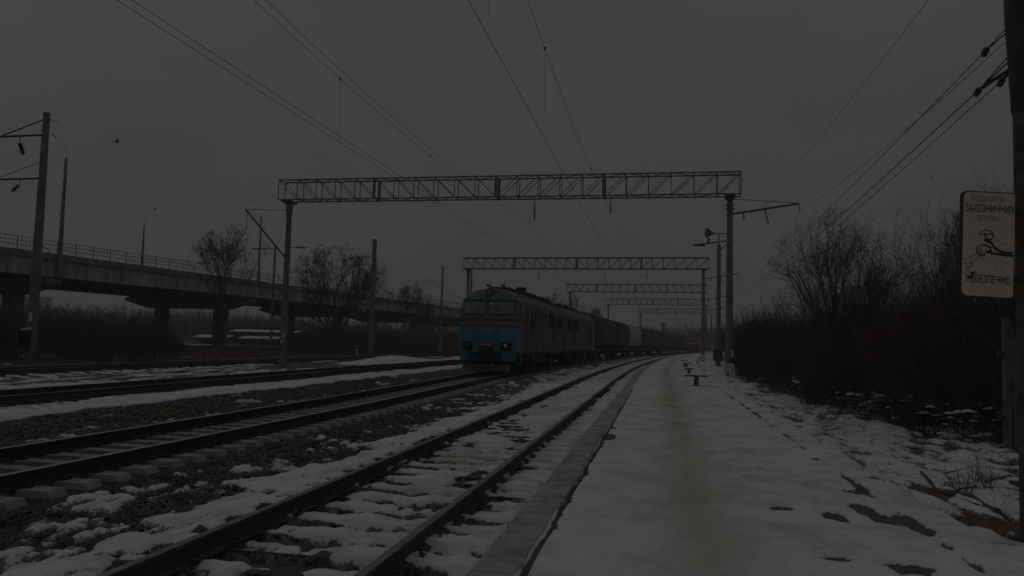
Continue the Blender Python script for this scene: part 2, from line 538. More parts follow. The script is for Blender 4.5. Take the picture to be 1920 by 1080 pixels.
def ground_material():
    m = bpy.data.materials.new('snowy_ballast')
    m.use_nodes = True
    t = m.node_tree
    N, L = t.nodes, t.links
    b = N['Principled BSDF']
    geo = N.new('ShaderNodeNewGeometry')

    def attr(n):
        a = N.new('ShaderNodeAttribute')
        a.attribute_name = n
        return a.outputs['Fac']

    def noise(sc, det=5, r=0.6):
        n = N.new('ShaderNodeTexNoise')
        n.inputs['Scale'].default_value = sc
        n.inputs['Detail'].default_value = det
        n.inputs['Roughness'].default_value = r
        L.new(geo.outputs['Position'], n.inputs['Vector'])
        return n.outputs['Fac']

    def math_(op, a, b_, clamp=False):
        n = N.new('ShaderNodeMath')
        n.operation = op
        n.use_clamp = clamp
        for i, q in enumerate((a, b_)):
            if isinstance(q, (int, float)):
                n.inputs[i].default_value = q
            else:
                L.new(q, n.inputs[i])
        return n.outputs[0]

    def rng_(v, a, b_, c=0.0, d=1.0):
        n = N.new('ShaderNodeMapRange')
        n.interpolation_type = 'SMOOTHSTEP'
        L.new(v, n.inputs['Value'])
        for k, q in (('From Min', a), ('From Max', b_), ('To Min', c), ('To Max', d)):
            n.inputs[k].default_value = q
        return n.outputs[0]

    def mix(f, a, b_):
        n = N.new('ShaderNodeMixRGB')
        if isinstance(f, (int, float)):
            n.inputs[0].default_value = f
        else:
            L.new(f, n.inputs[0])
        for i, q in ((1, a), (2, b_)):
            if isinstance(q, tuple):
                n.inputs[i].default_value = (*q, 1)
            else:
                L.new(q, n.inputs[i])
        return n.outputs[0]

    vor = N.new('ShaderNodeTexVoronoi')
    vor.inputs['Scale'].default_value = 15
    L.new(geo.outputs['Position'], vor.inputs['Vector'])
    bw = N.new('ShaderNodeRGBToBW')
    L.new(vor.outputs['Color'], bw.inputs[0])
    stone = N.new('ShaderNodeValToRGB')
    stone.color_ramp.elements[0].color = (0.06, 0.058, 0.056, 1)
    stone.color_ramp.elements[1].color = (0.28, 0.27, 0.255, 1)
    stone.color_ramp.elements[0].position = 0.2
    stone.color_ramp.elements[1].position = 0.9
    L.new(bw.outputs[0], stone.inputs[0])
    nbig = noise(1.3, 6)
    soilc = N.new('ShaderNodeValToRGB')
    soilc.color_ramp.elements[0].color = (0.085, 0.066, 0.052, 1)
    soilc.color_ramp.elements[1].color = (0.20, 0.16, 0.12, 1)
    soilc.color_ramp.elements[0].position = 0.35
    soilc.color_ramp.elements[1].position = 0.65
    L.new(noise(9, 8, 0.75), soilc.inputs[0])
    sf = rng_(math_('ADD', attr('soil'), math_('MULTIPLY', math_('SUBTRACT', nbig, 0.5), 1.0)), 0.3, 0.7)
    c = mix(sf, stone.outputs[0], soilc.outputs[0])
    c = mix(math_('MULTIPLY', attr('oil'), rng_(nbig, 0.2, 0.6, 0.75, 0.97)), c, (0.028, 0.027, 0.027))
    asc = mix(noise(40, 4), (0.09, 0.088, 0.085), (0.22, 0.21, 0.205))
    c = mix(attr('asph'), c, asc)
    snowc = mix(rng_(noise(1.7, 8, 0.70), 0.42, 0.70), (0.85, 0.85, 0.86), (0.58, 0.575, 0.57))
    dirty = mix(noise(14, 5), (0.40, 0.355, 0.25), (0.60, 0.56, 0.44))
    snowc = mix(math_('MULTIPLY', attr('dirt'), 0.95, True), snowc, dirty)
    grit = rng_(noise(55, 3, 0.7), 0.66, 0.74)
    snowc = mix(math_('MULTIPLY', grit, 0.55), snowc, (0.2, 0.18, 0.15))
    fine = noise(26, 6, 0.7)
    v = math_('ADD', attr('snow'), math_('MULTIPLY', math_('SUBTRACT', fine, 0.5), 0.55))
    mask = rng_(v, 0.44, 0.56)
    c = mix(mask, c, snowc)
    L.new(c, b.inputs['Base Color'])
    b.inputs['Roughness'].default_value = 0.92
    b.inputs['Specular IOR Level'].default_value = 0.15
    # relief: stones where bare, soft lumps on snow
    hgt = mix(mask, math_('MULTIPLY', vor.outputs['Distance'], -1.2), math_('ADD', 0.35, math_('MULTIPLY', noise(11, 5, 0.6), 1.1)))
    bp = N.new('ShaderNodeBump')
    bp.inputs['Strength'].default_value = 0.75
    bp.inputs['Distance'].default_value = 0.045
    L.new(hgt, bp.inputs['Height'])
    L.new(bp.outputs[0], b.inputs['Normal'])
    return m


me.materials.append(ground_material())
ground = bpy.data.objects.new('ground', me)
COL.objects.link(ground)
tag(ground, 'snowy trackside ground of dark ballast and brown earth', kind='structure')


def gz(s, u):
    """ground height at one place"""
    q = ground_fields(np.array([[float(s)]]), np.array([[float(u)]]))
    return float(q[0][0, 0])


# loose ballast stones where no snow lies
def stones():
    V, Fc = [], []
    ph = np.array([(1, 0, 0), (-1, 0, 0), (0, 1, 0), (0, -1, 0), (0, 0, 1), (0, 0, -1)], float)
    tri = [(0, 2, 4), (2, 1, 4), (1, 3, 4), (3, 0, 4), (2, 0, 5), (1, 2, 5), (3, 1, 5), (0, 3, 5)]
    n = 34000
    band = rng.random(n)
    s = np.where(band < 0.62, -0.5 + 22 * rng.random(n) ** 1.7, 3 + 30 * rng.random(n) ** 1.3)
    u = np.where(band < 0.62, -3.55 + 2.6 * rng.random(n), -10.8 + 4.6 * rng.random(n))
    ex = rng.random(n)
    u = np.where(ex > 0.93, -0.65 + 1.3 * rng.random(n), u)
    h, d, *_ = ground_fields(s[None, :], u[None, :])
    h, d = h[0], d[0]
    keep = d < 0.42
    s, u, h = s[keep], u[keep], h[keep]
    x, y = Parr(s, u)
    for i in range(len(s)):
        r = (0.020 + 0.042 * rng.random() ** 2)
        pts = ph * r * (0.6 + 0.7 * rng.random((6, 3)))
        a = rng.random() * 6.28
        ca, sa = math.cos(a), math.sin(a)
        sk = rng.normal(0, 0.35, 3)
        b0 = len(V)
        for p in pts:
            q = (p[0] + sk[0] * p[2], p[1] + sk[1] * p[2], p[2] * 0.8 + sk[2] * p[0])
            V.append((x[i] + q[0] * ca - q[1] * sa, y[i] + q[0] * sa + q[1] * ca, h[i] + q[2] + 0.3 * r))
        Fc += [(b0 + a_, b0 + b_, b0 + c_) for a_, b_, c_ in tri]
    m = bpy.data.meshes.new('ballast_gravel')
    m.from_pydata(V, [], Fc)
    m.materials.append(mat('ballast_stone', (0.10, 0.097, 0.092), 0.95, 0.5, 2.5, col2=(0.035, 0.033, 0.031)))
    o = bpy.data.objects.new('ballast_gravel', m)
    COL.objects.link(o)
    tag(o, 'loose dark ballast stones scattered between the tracks', 'gravel', kind='stuff')


stones()


# ------------------------------------------------------------------ tracks
def along(u, s0, s1, cf=None):
    pts = []
    s = s0
    while s < s1:
        pts.append(s)
        s += 1.0 if s < 60 else 3.0
    pts.append(s1)
    return [(P(q, u + (cf(q) if cf else 0)), A(q)) for q in pts]


RAIL = [(-0.075, -0.18), (0.075, -0.18), (0.075, -0.165), (0.012, -0.145), (0.010, -0.05), (0.037, -0.035), (0.037, -0.004), (0.03, 0.0), (-0.03, 0.0), (-0.037, -0.004), (-0.037, -0.035), (-0.010, -0.05), (-0.012, -0.145), (-0.075, -0.165)]


def rail_mesh(u, s0, s1, parent, mats, z=0.0, cf=None):
    mb = MB()
    fr = along(u, s0, s1, cf)
    k = len(RAIL)
    for p, a in fr:
        c, s_ = math.cos(a), math.sin(a)
        for x, zz in RAIL:
            mb.v.append((p.x + x * c, p.y + x * s_, zz + z))
    for i in range(len(fr) - 1):
        for j in range(k):
            j2 = (j + 1) % k
            mb.face((i * k + j, i * k + j2, (i + 1) * k + j2, (i + 1) * k + j), 1 if j in (6, 7, 8) else 0)
    return mb.build('rail', mats, parent)


def sleeper_proto(mb, c, rz, mat_i=0, kind='timber'):
    if kind == 'timber':
        mb.box(c, (2.7, 0.23, 0.16), mat_i, rz)
    else:
        mb.box((c[0], c[1], c[2]), (2.7, 0.27, 0.16), mat_i, rz, taper=0.93)


def track(label, uc, s0, s1, mrail, mtop, msl, kind, zs, spacing, first, half=0.795, fast=False, cf=None):
    ctr = cf or (lambda q: uc)
    t = thing('railway_track', label, 'railway track', P(max(s0, 0), uc))
    t.location = (0, 0, 0)
    for sd_ in (-1, 1):
        rail_mesh((0 if cf else uc) + sd_ * half, s0, s1, t, [mrail, mtop], cf=cf)
    # sleepers: the nearest hundred one by one, the rest as one mass
    mb0 = MB()
    sleeper_proto(mb0, (0, 0, 0), 0, 0, kind)
    s = first
    base = None
    for i in range(100):
        if base is None:
            base = mb0.build('sleeper', msl, t)
            o = base
        else:
            o = base.copy()
            COL.objects.link(o)
            o.parent = t
        o.location = P(s, ctr(s), zs + random.uniform(-.006, .006))
        o.rotation_euler = (0, 0, A(s) + random.uniform(-.012, .012))
        s += spacing
    mb = MB()
    while s < min(s1, 130):
        sleeper_proto(mb, P(s, ctr(s), zs), A(s), 0, kind)
        s += spacing
    tag(mb.build('far_sleepers', msl, t), kind='stuff')
    # rail plates and bolts of the nearest stretch
    mb = MB()
    s = first
    while s < (26 if not fast else 0):
        for sd_ in (-1, 1):
            for q in (-1, 1):
                p = P(s, ctr(s) + sd_ * half + q * 0.105, -0.155)
                mb.box(p, (0.07, 0.12, 0.05), 0, A(s))
                mb.tube([p + Vector((0, 0, .02)), p + Vector((0, 0, .055))], 0.016, 6)
        s += spacing
    if mb.v:
        tag(mb.build('rail_fastenings', mrail, t), kind='stuff')
    return t


first = 0.28 - 3 * SLP
track('nearest railway track with rusty rails, snow between them, beside the platform', 0.0, -14, 260, M['rust'], M['rail_top'], M['timber'], 'timber', -0.255, SLP, first)
track('black oily railway track with bare sleepers under the blue locomotive', T2U, -14, 300, M['oily_rail'], M['rail_top_bright'], M['oily_sleeper'], 'concrete', -0.262, 0.55, 0.2, cf=t2)
track('dark railway track behind a snow ridge, beyond the train track', T3U, -10, 200, M['rust'], M['rail_top'], M['timber'], 'timber', -0.27, SLP, 0.28 + 12 * SLP, fast=True)
track('farthest railway track along the brown thicket, dotted with snow', T4U, -10, 160, M['rust'], M['rail_top'], M['timber'], 'timber', -0.27, SLP, 0.28 + 20 * SLP, fast=True)


# ------------------------------------------------------------------ platform edge
def platform():
    t = bpy.data.objects.new('platform', None)
    COL.objects.link(t)
    tag(t, 'low snow covered station platform with bare concrete edge', 'platform', kind='structure')
    mb = MB()
    s = 0.22 - 6.0
    i = 0
    while s < 150:
        ln = 1.98 if s < 60 else 6.0
        a, b = s + 0.012, s + ln
        j = random.uniform(-.012, .012)
        dz = random.uniform(-.008, .008)
        q = []
        for ss in (a, b):
            for uu in (1.60 + j, 1.895 + j):
                q.append(P(ss, uu))
        n = len(mb.v)
        for z in (-0.12, 0.148 + dz):
            for p in (q[0], q[1], q[3], q[2]):
                mb.v.append((p.x, p.y, z))
        for f in ((0, 1, 5, 4), (1, 2, 6, 5), (2, 3, 7, 6), (3, 0, 4, 7), (4, 5, 6, 7)):
            mb.face([n + k for k in f])
        s += ln
    o = mb.build('kerb_strip', M['kerb'], t)
    bv = o.modifiers.new('b', 'BEVEL')
    bv.width = 0.012
    bv.segments = 2
    return t


platform()
#--PART2--


# ------------------------------------------------------------------ overhead line gantries
def catmat(name):
    return M[name]


def insulator(mb, top, n, r=0.075, step=0.11, d=Vector((0, 0, -1))):
    p = Vector(top)
    mb.tube([p, p + d * (n * step + 0.12)], 0.018, 5)
    for i in range(n):
        q = p + d * (0.08 + i * step)
        mb.tube([q, q + d * 0.03, q + d * 0.07], [0.03, r, 0.04], 8)


def cone_column(h, r0, r1, bands=()):
    mb = MB()
    prof = [(-0.3, r0), (0, r0), (h, r1)]
    mb.lathe_z((0, 0, 0), prof, 16)
    for z in bands:
        mb.lathe_z((0, 0, 0), [(z, r1 + 0.03), (z + 0.02, r1 + 0.09), (z + 0.09, r1 + 0.09), (z + 0.11, r1 + 0.03)], 14)
    return mb


def gantry(s, uL, uR, label, detail, ins, ztop=9.8):
    t = thing('overhead_gantry', label, 'gantry', P(s, uR, 0), A(s), 'lattice gantries over the tracks')
    span = uR - uL
    mb = cone_column(ztop - 0.12, 0.215, 0.150, (9.0, 9.22) if detail else ())
    c = mb.build('column', M['pole_concrete'], t, True)
    mb = MB()
    mb.lathe_z((0, 0, 0), [(-0.3, 0.215), (0, 0.215), (8.9, 0.155), (8.95, 0.19), (9.45, 0.2), (9.68, 0.27)], 16)
    c2 = mb.build('column', M['pole_concrete'], t, True)
    c2.location = (-span, 0, 0)
    mb = MB()
    mb.box((0, 0, 0.18), (0.62, 0.62, 0.5), 0, taper=0.93)
    mb.box((0, 0, 0.55), (0.52, 0.52, 0.36), 0, taper=0.9)
    f = mb.build('foundation', M['white_concrete'], t)
    # lattice beam
    mb = MB()
    x0, x1 = -span - 0.55, 0.55
    za, zb = ztop + 0.02, ztop + 1.22
    w = 0.06 if detail else 0.07
    yb = 0.42
    for y in (-yb, yb):
        for z in (za, zb):
            mb.bar((x0, y, z), (x1, y, z), w * 1.15)
    n = max(8, int(round((x1 - x0) / 1.2)))
    xs = [x0 + (x1 - x0) * i / n for i in range(n + 1)]
    for i, x in enumerate(xs):
        for y in (-yb, yb):
            mb.bar((x, y, za), (x, y, zb), w * 0.7)
        mb.bar((x, -yb, za), (x, yb, za), w * 0.6)
        mb.bar((x, -yb, zb), (x, yb, zb), w * 0.6)
        if i < n:
            left = i < n / 2
            for y in (-yb, yb):
                a, b = ((x, y, zb), (xs[i + 1], y, za)) if left else ((x, y, za), (xs[i + 1], y, zb))
                mb.bar(a, b, w * 0.62)
            g = 1 if i % 2 else -1
            mb.bar((x, -yb * g, za), (xs[i + 1], yb * g, za), w * 0.5)
            mb.bar((x, -yb * g, zb), (xs[i + 1], yb * g, zb), w * 0.5)
    for x in (xs[n // 4], xs[n // 2], xs[3 * n // 4]):       # bolted joints of the beam sections
        for y in (-yb, yb):
            mb.box((x, y, (za + zb) / 2), (0.16, 0.05, zb - za + .1))
    mb.build('lattice_beam', M['steel'], t)
    for x in (0, -span):
        mb = MB()
        mb.box((x, 0, ztop - 0.08), (0.5, 1.0, 0.13))
        mb.build('bearing_plate', M['dark_steel'], t)
    for u, nn in ins:
        mb = MB()
        mb.tube([(u - uR, 0, za), (u - uR, 0, za - 0.42)], 0.02, 5)
        insulator(mb, (u - uR, 0, za - 0.40), nn)
        mb.build('insulator', M['porcelain'], t)
    # feeder bracket on the outer side
    mb = MB()
    L = 3.55
    mb.bar((0.1, 0, 8.78), (L, 0, 9.32), 0.09)
    mb.bar((0.1, 0, 9.62), (L, 0, 9.34), 0.03)
    mb.bar((L, 0, 9.32), (L + 0.06, 0, 8.88), 0.05)
    mb.build('feeder_bracket', M['dark_steel'], t)
    mb = MB()
    insulator(mb, (0.72, 0, 8.86), 3)
    mb.build('insulator', M['porcelain'], t)
    mb = MB()
    insulator(mb, (1.82, 0, 9.05), 7, 0.06, d=Vector((0.22, 0, -0.97)))
    mb.build('insulator', M['porcelain'], t)
    if detail:
        mb = MB()
        mb.bar((-span - 0.15, 0, 6.35), (-span - 2.95, 0, 9.35), 0.085)
        mb.bar((-span - 0.15, 0, 9.25), (-span - 3.0, 0, 9.32), 0.03)
        mb.bar((-span - 2.8, 0, 9.2), (-span - 2.8, 0, 8.2), 0.03)
        mb.build('cantilever_strut', M['dark_steel'], t)
        mb = MB()
        mb.bar((-span + 0.15, 0, 6.95), (-span + 0.6, 0, 6.95), 0.03)
        mb.bar((-span + 1.1, 0, 6.95), (-span + 1.35, 0, 6.95), 0.03)
        insulator(mb, (-span + 0.5, 0, 6.95), 5, 0.07, d=Vector((1, 0, 0)))
        mb.build('insulator', M['porcelain'], t)
        mb = MB()
        mb.box((0.16, -0.2, 1.25), (0.1, 0.06, 0.34))
        mb.build('number_plate', M['white_paint'], t)
        mb = MB()
        mb.box((-span + 0.02, -0.23, 1.25), (0.2, 0.05, 0.1))
        mb.box((-span + 0.12, -0.23, 1.65), (0.1, 0.05, 0.3))
        mb.build('number_plate', M['white_paint'], t)
    return t


G = [
    (38.4, -19.5, 6.4, 'nearest lattice gantry, its right column by the platform and left column before the bridge', True, ((1.05, 6), (5.0, 3) if False else (-1e9, 0))),
]
gantry(38.4, -19.5, 6.4, 'nearest and largest lattice gantry, spanning all tracks in front of the train', True, ((-4.35, 7), (-0.05, 4)))
gantry(80.0, -20.2, 5.9, 'second lattice gantry along the line, rising just above the locomotive roof', False, ((-12, 4), (-4.6, 5), (0.0, 4)))
gantry(117.3, -15.0, 5.7, 'third lattice gantry along the line, seen small above the green wagons', False, ((-4.8, 5), (0.1, 4)))
gantry(155.0, -15.0, 4.7, 'fourth lattice gantry along the line, faint behind the third', False, ())
gantry(195.0, -15.0, 2.7, 'last and smallest lattice gantry at the far end of the line', False, ())


# ------------------------------------------------------------------ wires
def wire(name, pts, r, label, cat, group=None, parent=None):
    mb = MB()
    mb.tube(pts, r, 4)
    return tag(mb.build(name, M['wire'], parent), label, cat, group)


SUP = [-3.5, 38.4, 80.0, 117.3, 155.0, 195.0]


def catenary(u, zs, zm, stag=0.0):
    pts = []
    for a, b in zip(SUP[:-1], SUP[1:]):
        for i in range(12):
            f = i / 12
            s = a + (b - a) * f
            pts.append((s, u + stag * (1 - abs(2 * f - 1)), zm + (zs - zm) * (2 * f - 1) ** 2))
    return pts


W = 'overhead wires above the tracks'


def catenary_wire(name, u, zs, zm, r, label, drop=None):
    pts = catenary(u, zs, zm)
    o = wire(name, [P(*q) for q in pts], r, label, 'wire', W)
    if drop is not None:
        for s in drop:
            f = [q for q in pts if q[0] <= s][-1]
            k = pts.index(f)
            g = pts[min(k + 1, len(pts) - 1)]
            w = (s - f[0]) / max(g[0] - f[0], 1e-6)
            z = f[2] + (g[2] - f[2]) * w
            mb = MB()
            p = P(s, u, z)
            mb.tube([p, P(s, u + 0.02, 6.27)], 0.004, 4)
            mb.tube([p + Vector((0, 0, -.03)), p + Vector((0, 0, .03))], 0.03, 5)
            mb.build('dropper', M['wire'], o)
    return o


catenary_wire('contact_wire', 0.12, 6.25, 6.25, 0.006, 'lower contact wire over the near snowy track')
catenary_wire('messenger_wire', 0.25, 8.85, 7.85, 0.0055, 'upper messenger wire over the near snowy track', (6, 11.5, 23, 31, 45, 55, 66))
catenary_wire('contact_wire', -4.82, 6.25, 6.25, 0.0055, 'left one of the paired contact wires over the train track')
catenary_wire('contact_wire', -4.60, 6.25, 6.25, 0.0055, 'right one of the paired contact wires over the train track')
catenary_wire('messenger_wire', -4.88, 8.7, 7.75, 0.0055, 'left one of the paired messenger wires over the train track', (12.5, 20, 29, 45, 55, 66))
catenary_wire('messenger_wire', -4.74, 8.72, 7.85, 0.0055, 'right one of the paired messenger wires over the train track')
catenary_wire('feeder_wire', 9.95, 8.85, 8.2, 0.008, 'feeder wire hung from the bracket tips right of the gantries')
catenary_wire('feeder_wire', 8.5, 9.9, 9.3, 0.006, 'thin faint wire high above the platform, left of the feeder')


# ------------------------------------------------------------------ platform side poles
def speaker_pole():
    t = thing('loudspeaker_pole', 'dark pole behind the right gantry column with lamp arm and horn loudspeaker', 'pole', P(60, 6.9, 0), A(60))
    mb = cone_column(9.9, 0.20, 0.15)
    mb.build('shaft', M['pole_concrete'], t, True)
    mb = MB()
    mb.bar((-1.9, 0, 9.85), (1.2, 0, 10.25), 0.10)
    mb.bar((-0.1, 0, 9.2), (0.9, 0, 10.2), 0.06)
    mb.bar((-0.6, 0, 10.8), (0.7, 0, 10.75), 0.07)
    mb.bar((0, 0, 9.8), (0, 0, 10.8), 0.08)
    mb.build('crossarm', M['dark_steel'], t)
    mb = MB()
    mb.tube([(-0.35, 0, 10.78), (-0.62, -0.1, 10.8), (-0.95, -0.25, 10.82)], [0.07, 0.16, 0.42], 12)
    mb.tube([(-0.8, 0, 10.4), (-0.86, 0, 9.95)], [0.10, 0.12], 8)
    mb.build('horn_speaker', M['dark_steel'], t, True)
    mb = MB()
    mb.box((-1.6, 0, 9.83), (1.0, 0.26, 0.13))
    mb.build('lamp_head', M['dark_steel'], t)
    mb = MB()
    mb.box((-0.05, -0.2, 0.95), (0.72, 0.4, 0.95))
    mb.build('cabinet', M['dark_steel'], t)


speaker_pole()


def utility_pole():
    s, u = 2.97, 6.05
    z0 = gz(s, u) - 0.15
    t = thing('utility_pole', 'dark weathered pole at the platform edge that carries the warning sign', 'pole', P(s, u, z0), A(s))
    mb = MB()
    mb.lathe_z((0, 0, 0), [(-0.1, 0.158), (1.5, 0.156), (4.05, 0.150), (8.2, 0.125)], 18)
    mb.build('shaft', M['timber'], t, True)
    mb = MB()
    mb.box((-0.03, -0.22, 0.85), (0.20, 0.16, 1.95), 0, taper=0.92)
    mb.build('concrete_stub', M['concrete'], t)
    mb = MB()
    mb.lathe_z((0, 0, 0), [(3.98, 0.152), (4.0, 0.160), (4.9, 0.20), (5.6, 0.205), (5.62, 0.12)], 18)
    mb.build('sleeve', M['dark_steel'], t, True)
    for z in (0.65, 1.45):
        mb = MB()
        mb.box((-0.01, -0.075, z), (0.35, 0.48, 0.03))
        mb.build('wire_binding', M['dark_steel'], t)
    ends = []
    for (dx, dy, z, n) in ((-0.33, 0.1, 4.63, 1), (-0.27, 0.45, 4.36, 3), (-0.16, 0.2, 4.37, 2)):
        mb = MB()
        mb.bar((-0.08, 0.02, z + 0.22), (dx, dy, z), 0.010)
        mb.bar((-0.08, -0.06, z + 0.30), (dx, dy, z), 0.008)
        mb.tube([(dx, dy, z), (dx + 0.012, dy + 0.09, z - .012)], [0.03, 0.03], 8)
        if n > 1:
            mb.tube([Vector((-0.1, 0.05, z + 0.1)).lerp(Vector((dx, dy, z)), .55 if n < 3 else .2), (dx, dy, z)], 0.017, 8)
        mb.build('wire_bracket', M['porcelain'], t)
        m = Matrix.Translation(P(s, u, z0)) @ Matrix.Rotation(A(s), 4, 'Z')
        ends.append(m @ Vector((dx, dy, z)))
    names = ('topmost of three cables running from the sign pole over the bushes', 'middle, thickest of three cables running from the sign pole', 'lowest of three cables running from the sign pole')
    for i, e_ in enumerate(ends):
        tgt = P(60, 6.5 + 0.32 * i, 5.9 - 0.15 * i)
        pts = []
        for k in range(25):
            f = k / 24
            q = e_.lerp(tgt, f)
            q.z -= 0.75 * 4 * f * (1 - f)
            pts.append(q)
        wire('power_cable', pts, 0.005 if i != 1 else 0.0065, names[i], 'cable', 'cables on the sign pole')
    mb = MB()
    return t


utility_pole()


def warning_sign():
    s, u = 2.86, 5.62
    c = Vector((4.235, 6.86, 2.555))
    t = thing('warning_sign', 'pale beige rounded metal sign warning of the tracks, fixed to the right pole', 'sign', c, R(-4))
    t.rotation_euler = (0, R(2.2), R(-4))
    w, h, rr = 0.46, 0.955, 0.05
    poly = []
    for cx, cz, a0 in ((w / 2 - .012, h / 2 - .012, 0), (-w / 2 + rr, h / 2 - rr, 90), (-w / 2 + rr, -h / 2 + rr, 180), (w / 2 - .03, -h / 2 + .03, 270)):
        r_ = .012 if a0 == 0 else (.03 if a0 == 270 else rr)
        for k in range(6):
            a = R(a0 + 18 * k)
            poly.append((cx + r_ * math.cos(a), cz + r_ * math.sin(a)))
    mb = MB()
    mb.prism(poly, 0.0, 0.028)
    mb.build('backing', M['dark_steel'], t)
    mb = MB()
    p2 = [(x * 0.955 + 0.008, z * 0.978) for x, z in poly]
    mb.prism(p2, -0.004, 0.002)
    mb.build('face', M['sign'], t)

    def word(body, size, x, z, sx_=1.0, mt='sign_ink', wob=0.0):
        cu = bpy.data.curves.new('lettering', 'FONT')
        cu.body = body
        cu.size = size
        cu.align_x = 'CENTER'
        cu.align_y = 'CENTER'
        cu.extrude = 0.0008
        cu.offset = 0.0004
        o = bpy.data.objects.new('tmp', cu)
        COL.objects.link(o)
        dg = bpy.context.evaluated_depsgraph_get()
        m_ = bpy.data.meshes.new_from_object(o.evaluated_get(dg))
        bpy.data.objects.remove(o)
        m_.materials.clear()
        m_.materials.append(M[mt])
        for v in m_.vertices:
            v.co.x *= sx_
        q = bpy.data.objects.new('lettering', m_)
        COL.objects.link(q)
        q.parent = t
        q.location = (x, -0.0065, z)
        q.rotation_euler = (R(90), 0, 0)
        return q

    word('ХОДИТИ ПО', 0.066, 0.0, 0.405, 0.74, 'sign_grey')
    word('ЗАЛІЗНИЧНИХ', 0.092, 0.012, 0.318, 0.63)
    word('КОЛІЯХ', 0.066, 0.0, 0.232, 0.74, 'sign_grey')
    word('НЕБЕЗПЕЧНО', 0.092, 0.012, -0.318, 0.62)

    def px(x, y):        # a spot on the 630 x 1080 enlargement of the sign -> the sign's own plane
        return ((x - 320) / 440 * w + 0.0, (560 - y) / 890 * h)

    def stroke(mb, pts, wd):
        q = [px(*p) for p in pts]
        for (x0, z0), (x1, z1) in zip(q[:-1], q[1:]):
            d = Vector((x1 - x0, 0, z1 - z0))
            if d.length < 1e-5:
                continue
            mid = ((x0 + x1) / 2, -0.0055, (z0 + z1) / 2)
            mb.box(mid, (d.length + wd * .6, 0.003, wd), 0, rot=Matrix.Rotation(-math.atan2(d.z, d.x), 3, 'Y'))

    mb = MB()
    stroke(mb, [(270, 455), (300, 442), (345, 445), (362, 465), (365, 500), (345, 520), (310, 515), (300, 480)], 0.010)
    stroke(mb, [(250, 476), (300, 476), (360, 470)], 0.010)
    stroke(mb, [(305, 530), (345, 540), (380, 585), (420, 612), (470, 622), (525, 622)], 0.020)
    stroke(mb, [(300, 520), (330, 530)], 0.022)
    stroke(mb, [(320, 620), (380, 636), (440, 640), (525, 648)], 0.020)
    stroke(mb, [(262, 570), (310, 568), (345, 585), (350, 610), (320, 630)], 0.013)
    stroke(mb, [(240, 580), (232, 620), (250, 650), (290, 660)], 0.011)
    mb.build('drawing', M['sign_ink'], t)
    mb = MB()
    stroke(mb, [(262, 590), (275, 640), (300, 650), (310, 600)], 0.018)
    stroke(mb, [(235, 640), (180, 675), (135, 700)], 0.010)
    stroke(mb, [(260, 660), (190, 740), (140, 810)], 0.008)
    stroke(mb, [(270, 670), (300, 705), (330, 710)], 0.005)
    stroke(mb, [(400, 520), (450, 548), (500, 560)], 0.004)
    stroke(mb, [(390, 750), (397, 735)], 0.006)
    stroke(mb, [(430, 745), (438, 730)], 0.006)
    mb.build('drawing', M['sign_grey'], t)
    mb = MB()
    stroke(mb, [(185, 805), (230, 800)], 0.014)
    stroke(mb, [(170, 840), (200, 845), (205, 815)], 0.020)
    stroke(mb, [(140, 722), (150, 728)], 0.012)
    stroke(mb, [(178, 720), (192, 724)], 0.012)
    stroke(mb, [(150, 762), (165, 765)], 0.008)
    mb.build('paint_blot', M['sign_ink'], t)
    mb = MB()
    mb.box((0.285, 0.03, 0.295), (0.13, 0.03, 0.03))
    mb.box((0.285, 0.03, -0.295), (0.13, 0.03, 0.03))
    mb.build('bracket', M['dark_steel'], t)


warning_sign()


# ------------------------------------------------------------------ benches, posts, small platform things
def bench(s, u, wd, label, ln=0.5, h=0.40, rz=0.0):
    z = gz(s, u) - 0.03
    t = thing('platform_bench', label, 'bench', P(s, u, z), A(s) + rz, 'low benches on the platform')
    mb = MB()
    mb.box((0, 0, 0.18), (0.17, 0.34, 0.36), 0, taper=0.86)
    mb.box((0, 0, 0.03), (0.24, 0.4, 0.06))
    mb.build('pedestal', M['wood'], t)
    mb = MB()
    for k in range(3):
        y = -ln / 2 + (k + .5) * ln / 3
        mb.box((0.02 * (k - 1), y, h - 0.015), (wd, ln / 3 - 0.02, 0.05))
    mb.build('seat', M['wood'], t)
    mb = MB()
    mb.box((0, 0.03, h + 0.035), (wd * .96, ln * .86, 0.05), 0, taper=0.88)
    o = mb.build('snow_cover', M['snow'], t)
    bv = o.modifiers.new('b', 'BEVEL')
    bv.width = 0.02
    bv.segments = 3


bench(24.6, 4.12, 0.84, 'nearest low bench on the platform, wide wooden top on one thick foot')
bench(34.2, 4.2, 0.42, 'middle low bench on the platform, narrow top on a thin foot', 0.4)
bench(44.0, 4.3, 0.40, 'farthest low bench on the platform, smallest of the row', 0.4, 0.42)
bench(51.0, 4.25, 0.40, 'end stool of the bench row, beyond the three larger ones', 0.4, 0.5)


def marker(s, u, h, label, w=0.11):
    z = gz(s, u) - 0.1
    t = thing('marker_post', label, 'post', P(s, u, z), A(s))
    mb = MB()
    mb.box((0, 0, h / 2), (w, w * .8, h), 0, taper=0.9)
    mb.build('post', M['white_concrete'], t)
    mb = MB()
    mb.box((0, 0, h - 0.16), (w * 1.25, w, 0.18))
    mb.build('band', M['dark_steel'], t)
    mb = MB()
    mb.lathe_z((0, 0, h), [(0, w * .6), (0.04, w * .5), (0.07, 0.01)], 8)
    mb.build('snow_cap', M['snow'], t)


marker(62.0, -25.2, 1.15, 'short white marker post beside the snow heap, left of the locomotive', 0.17)
marker(62.0, -2.55, 0.75, 'small pale marker post between the near track and the wagons', 0.16)
marker(34.5, 6.05, 0.55, 'tiny dark topped stake in the snow right of the benches', 0.07)


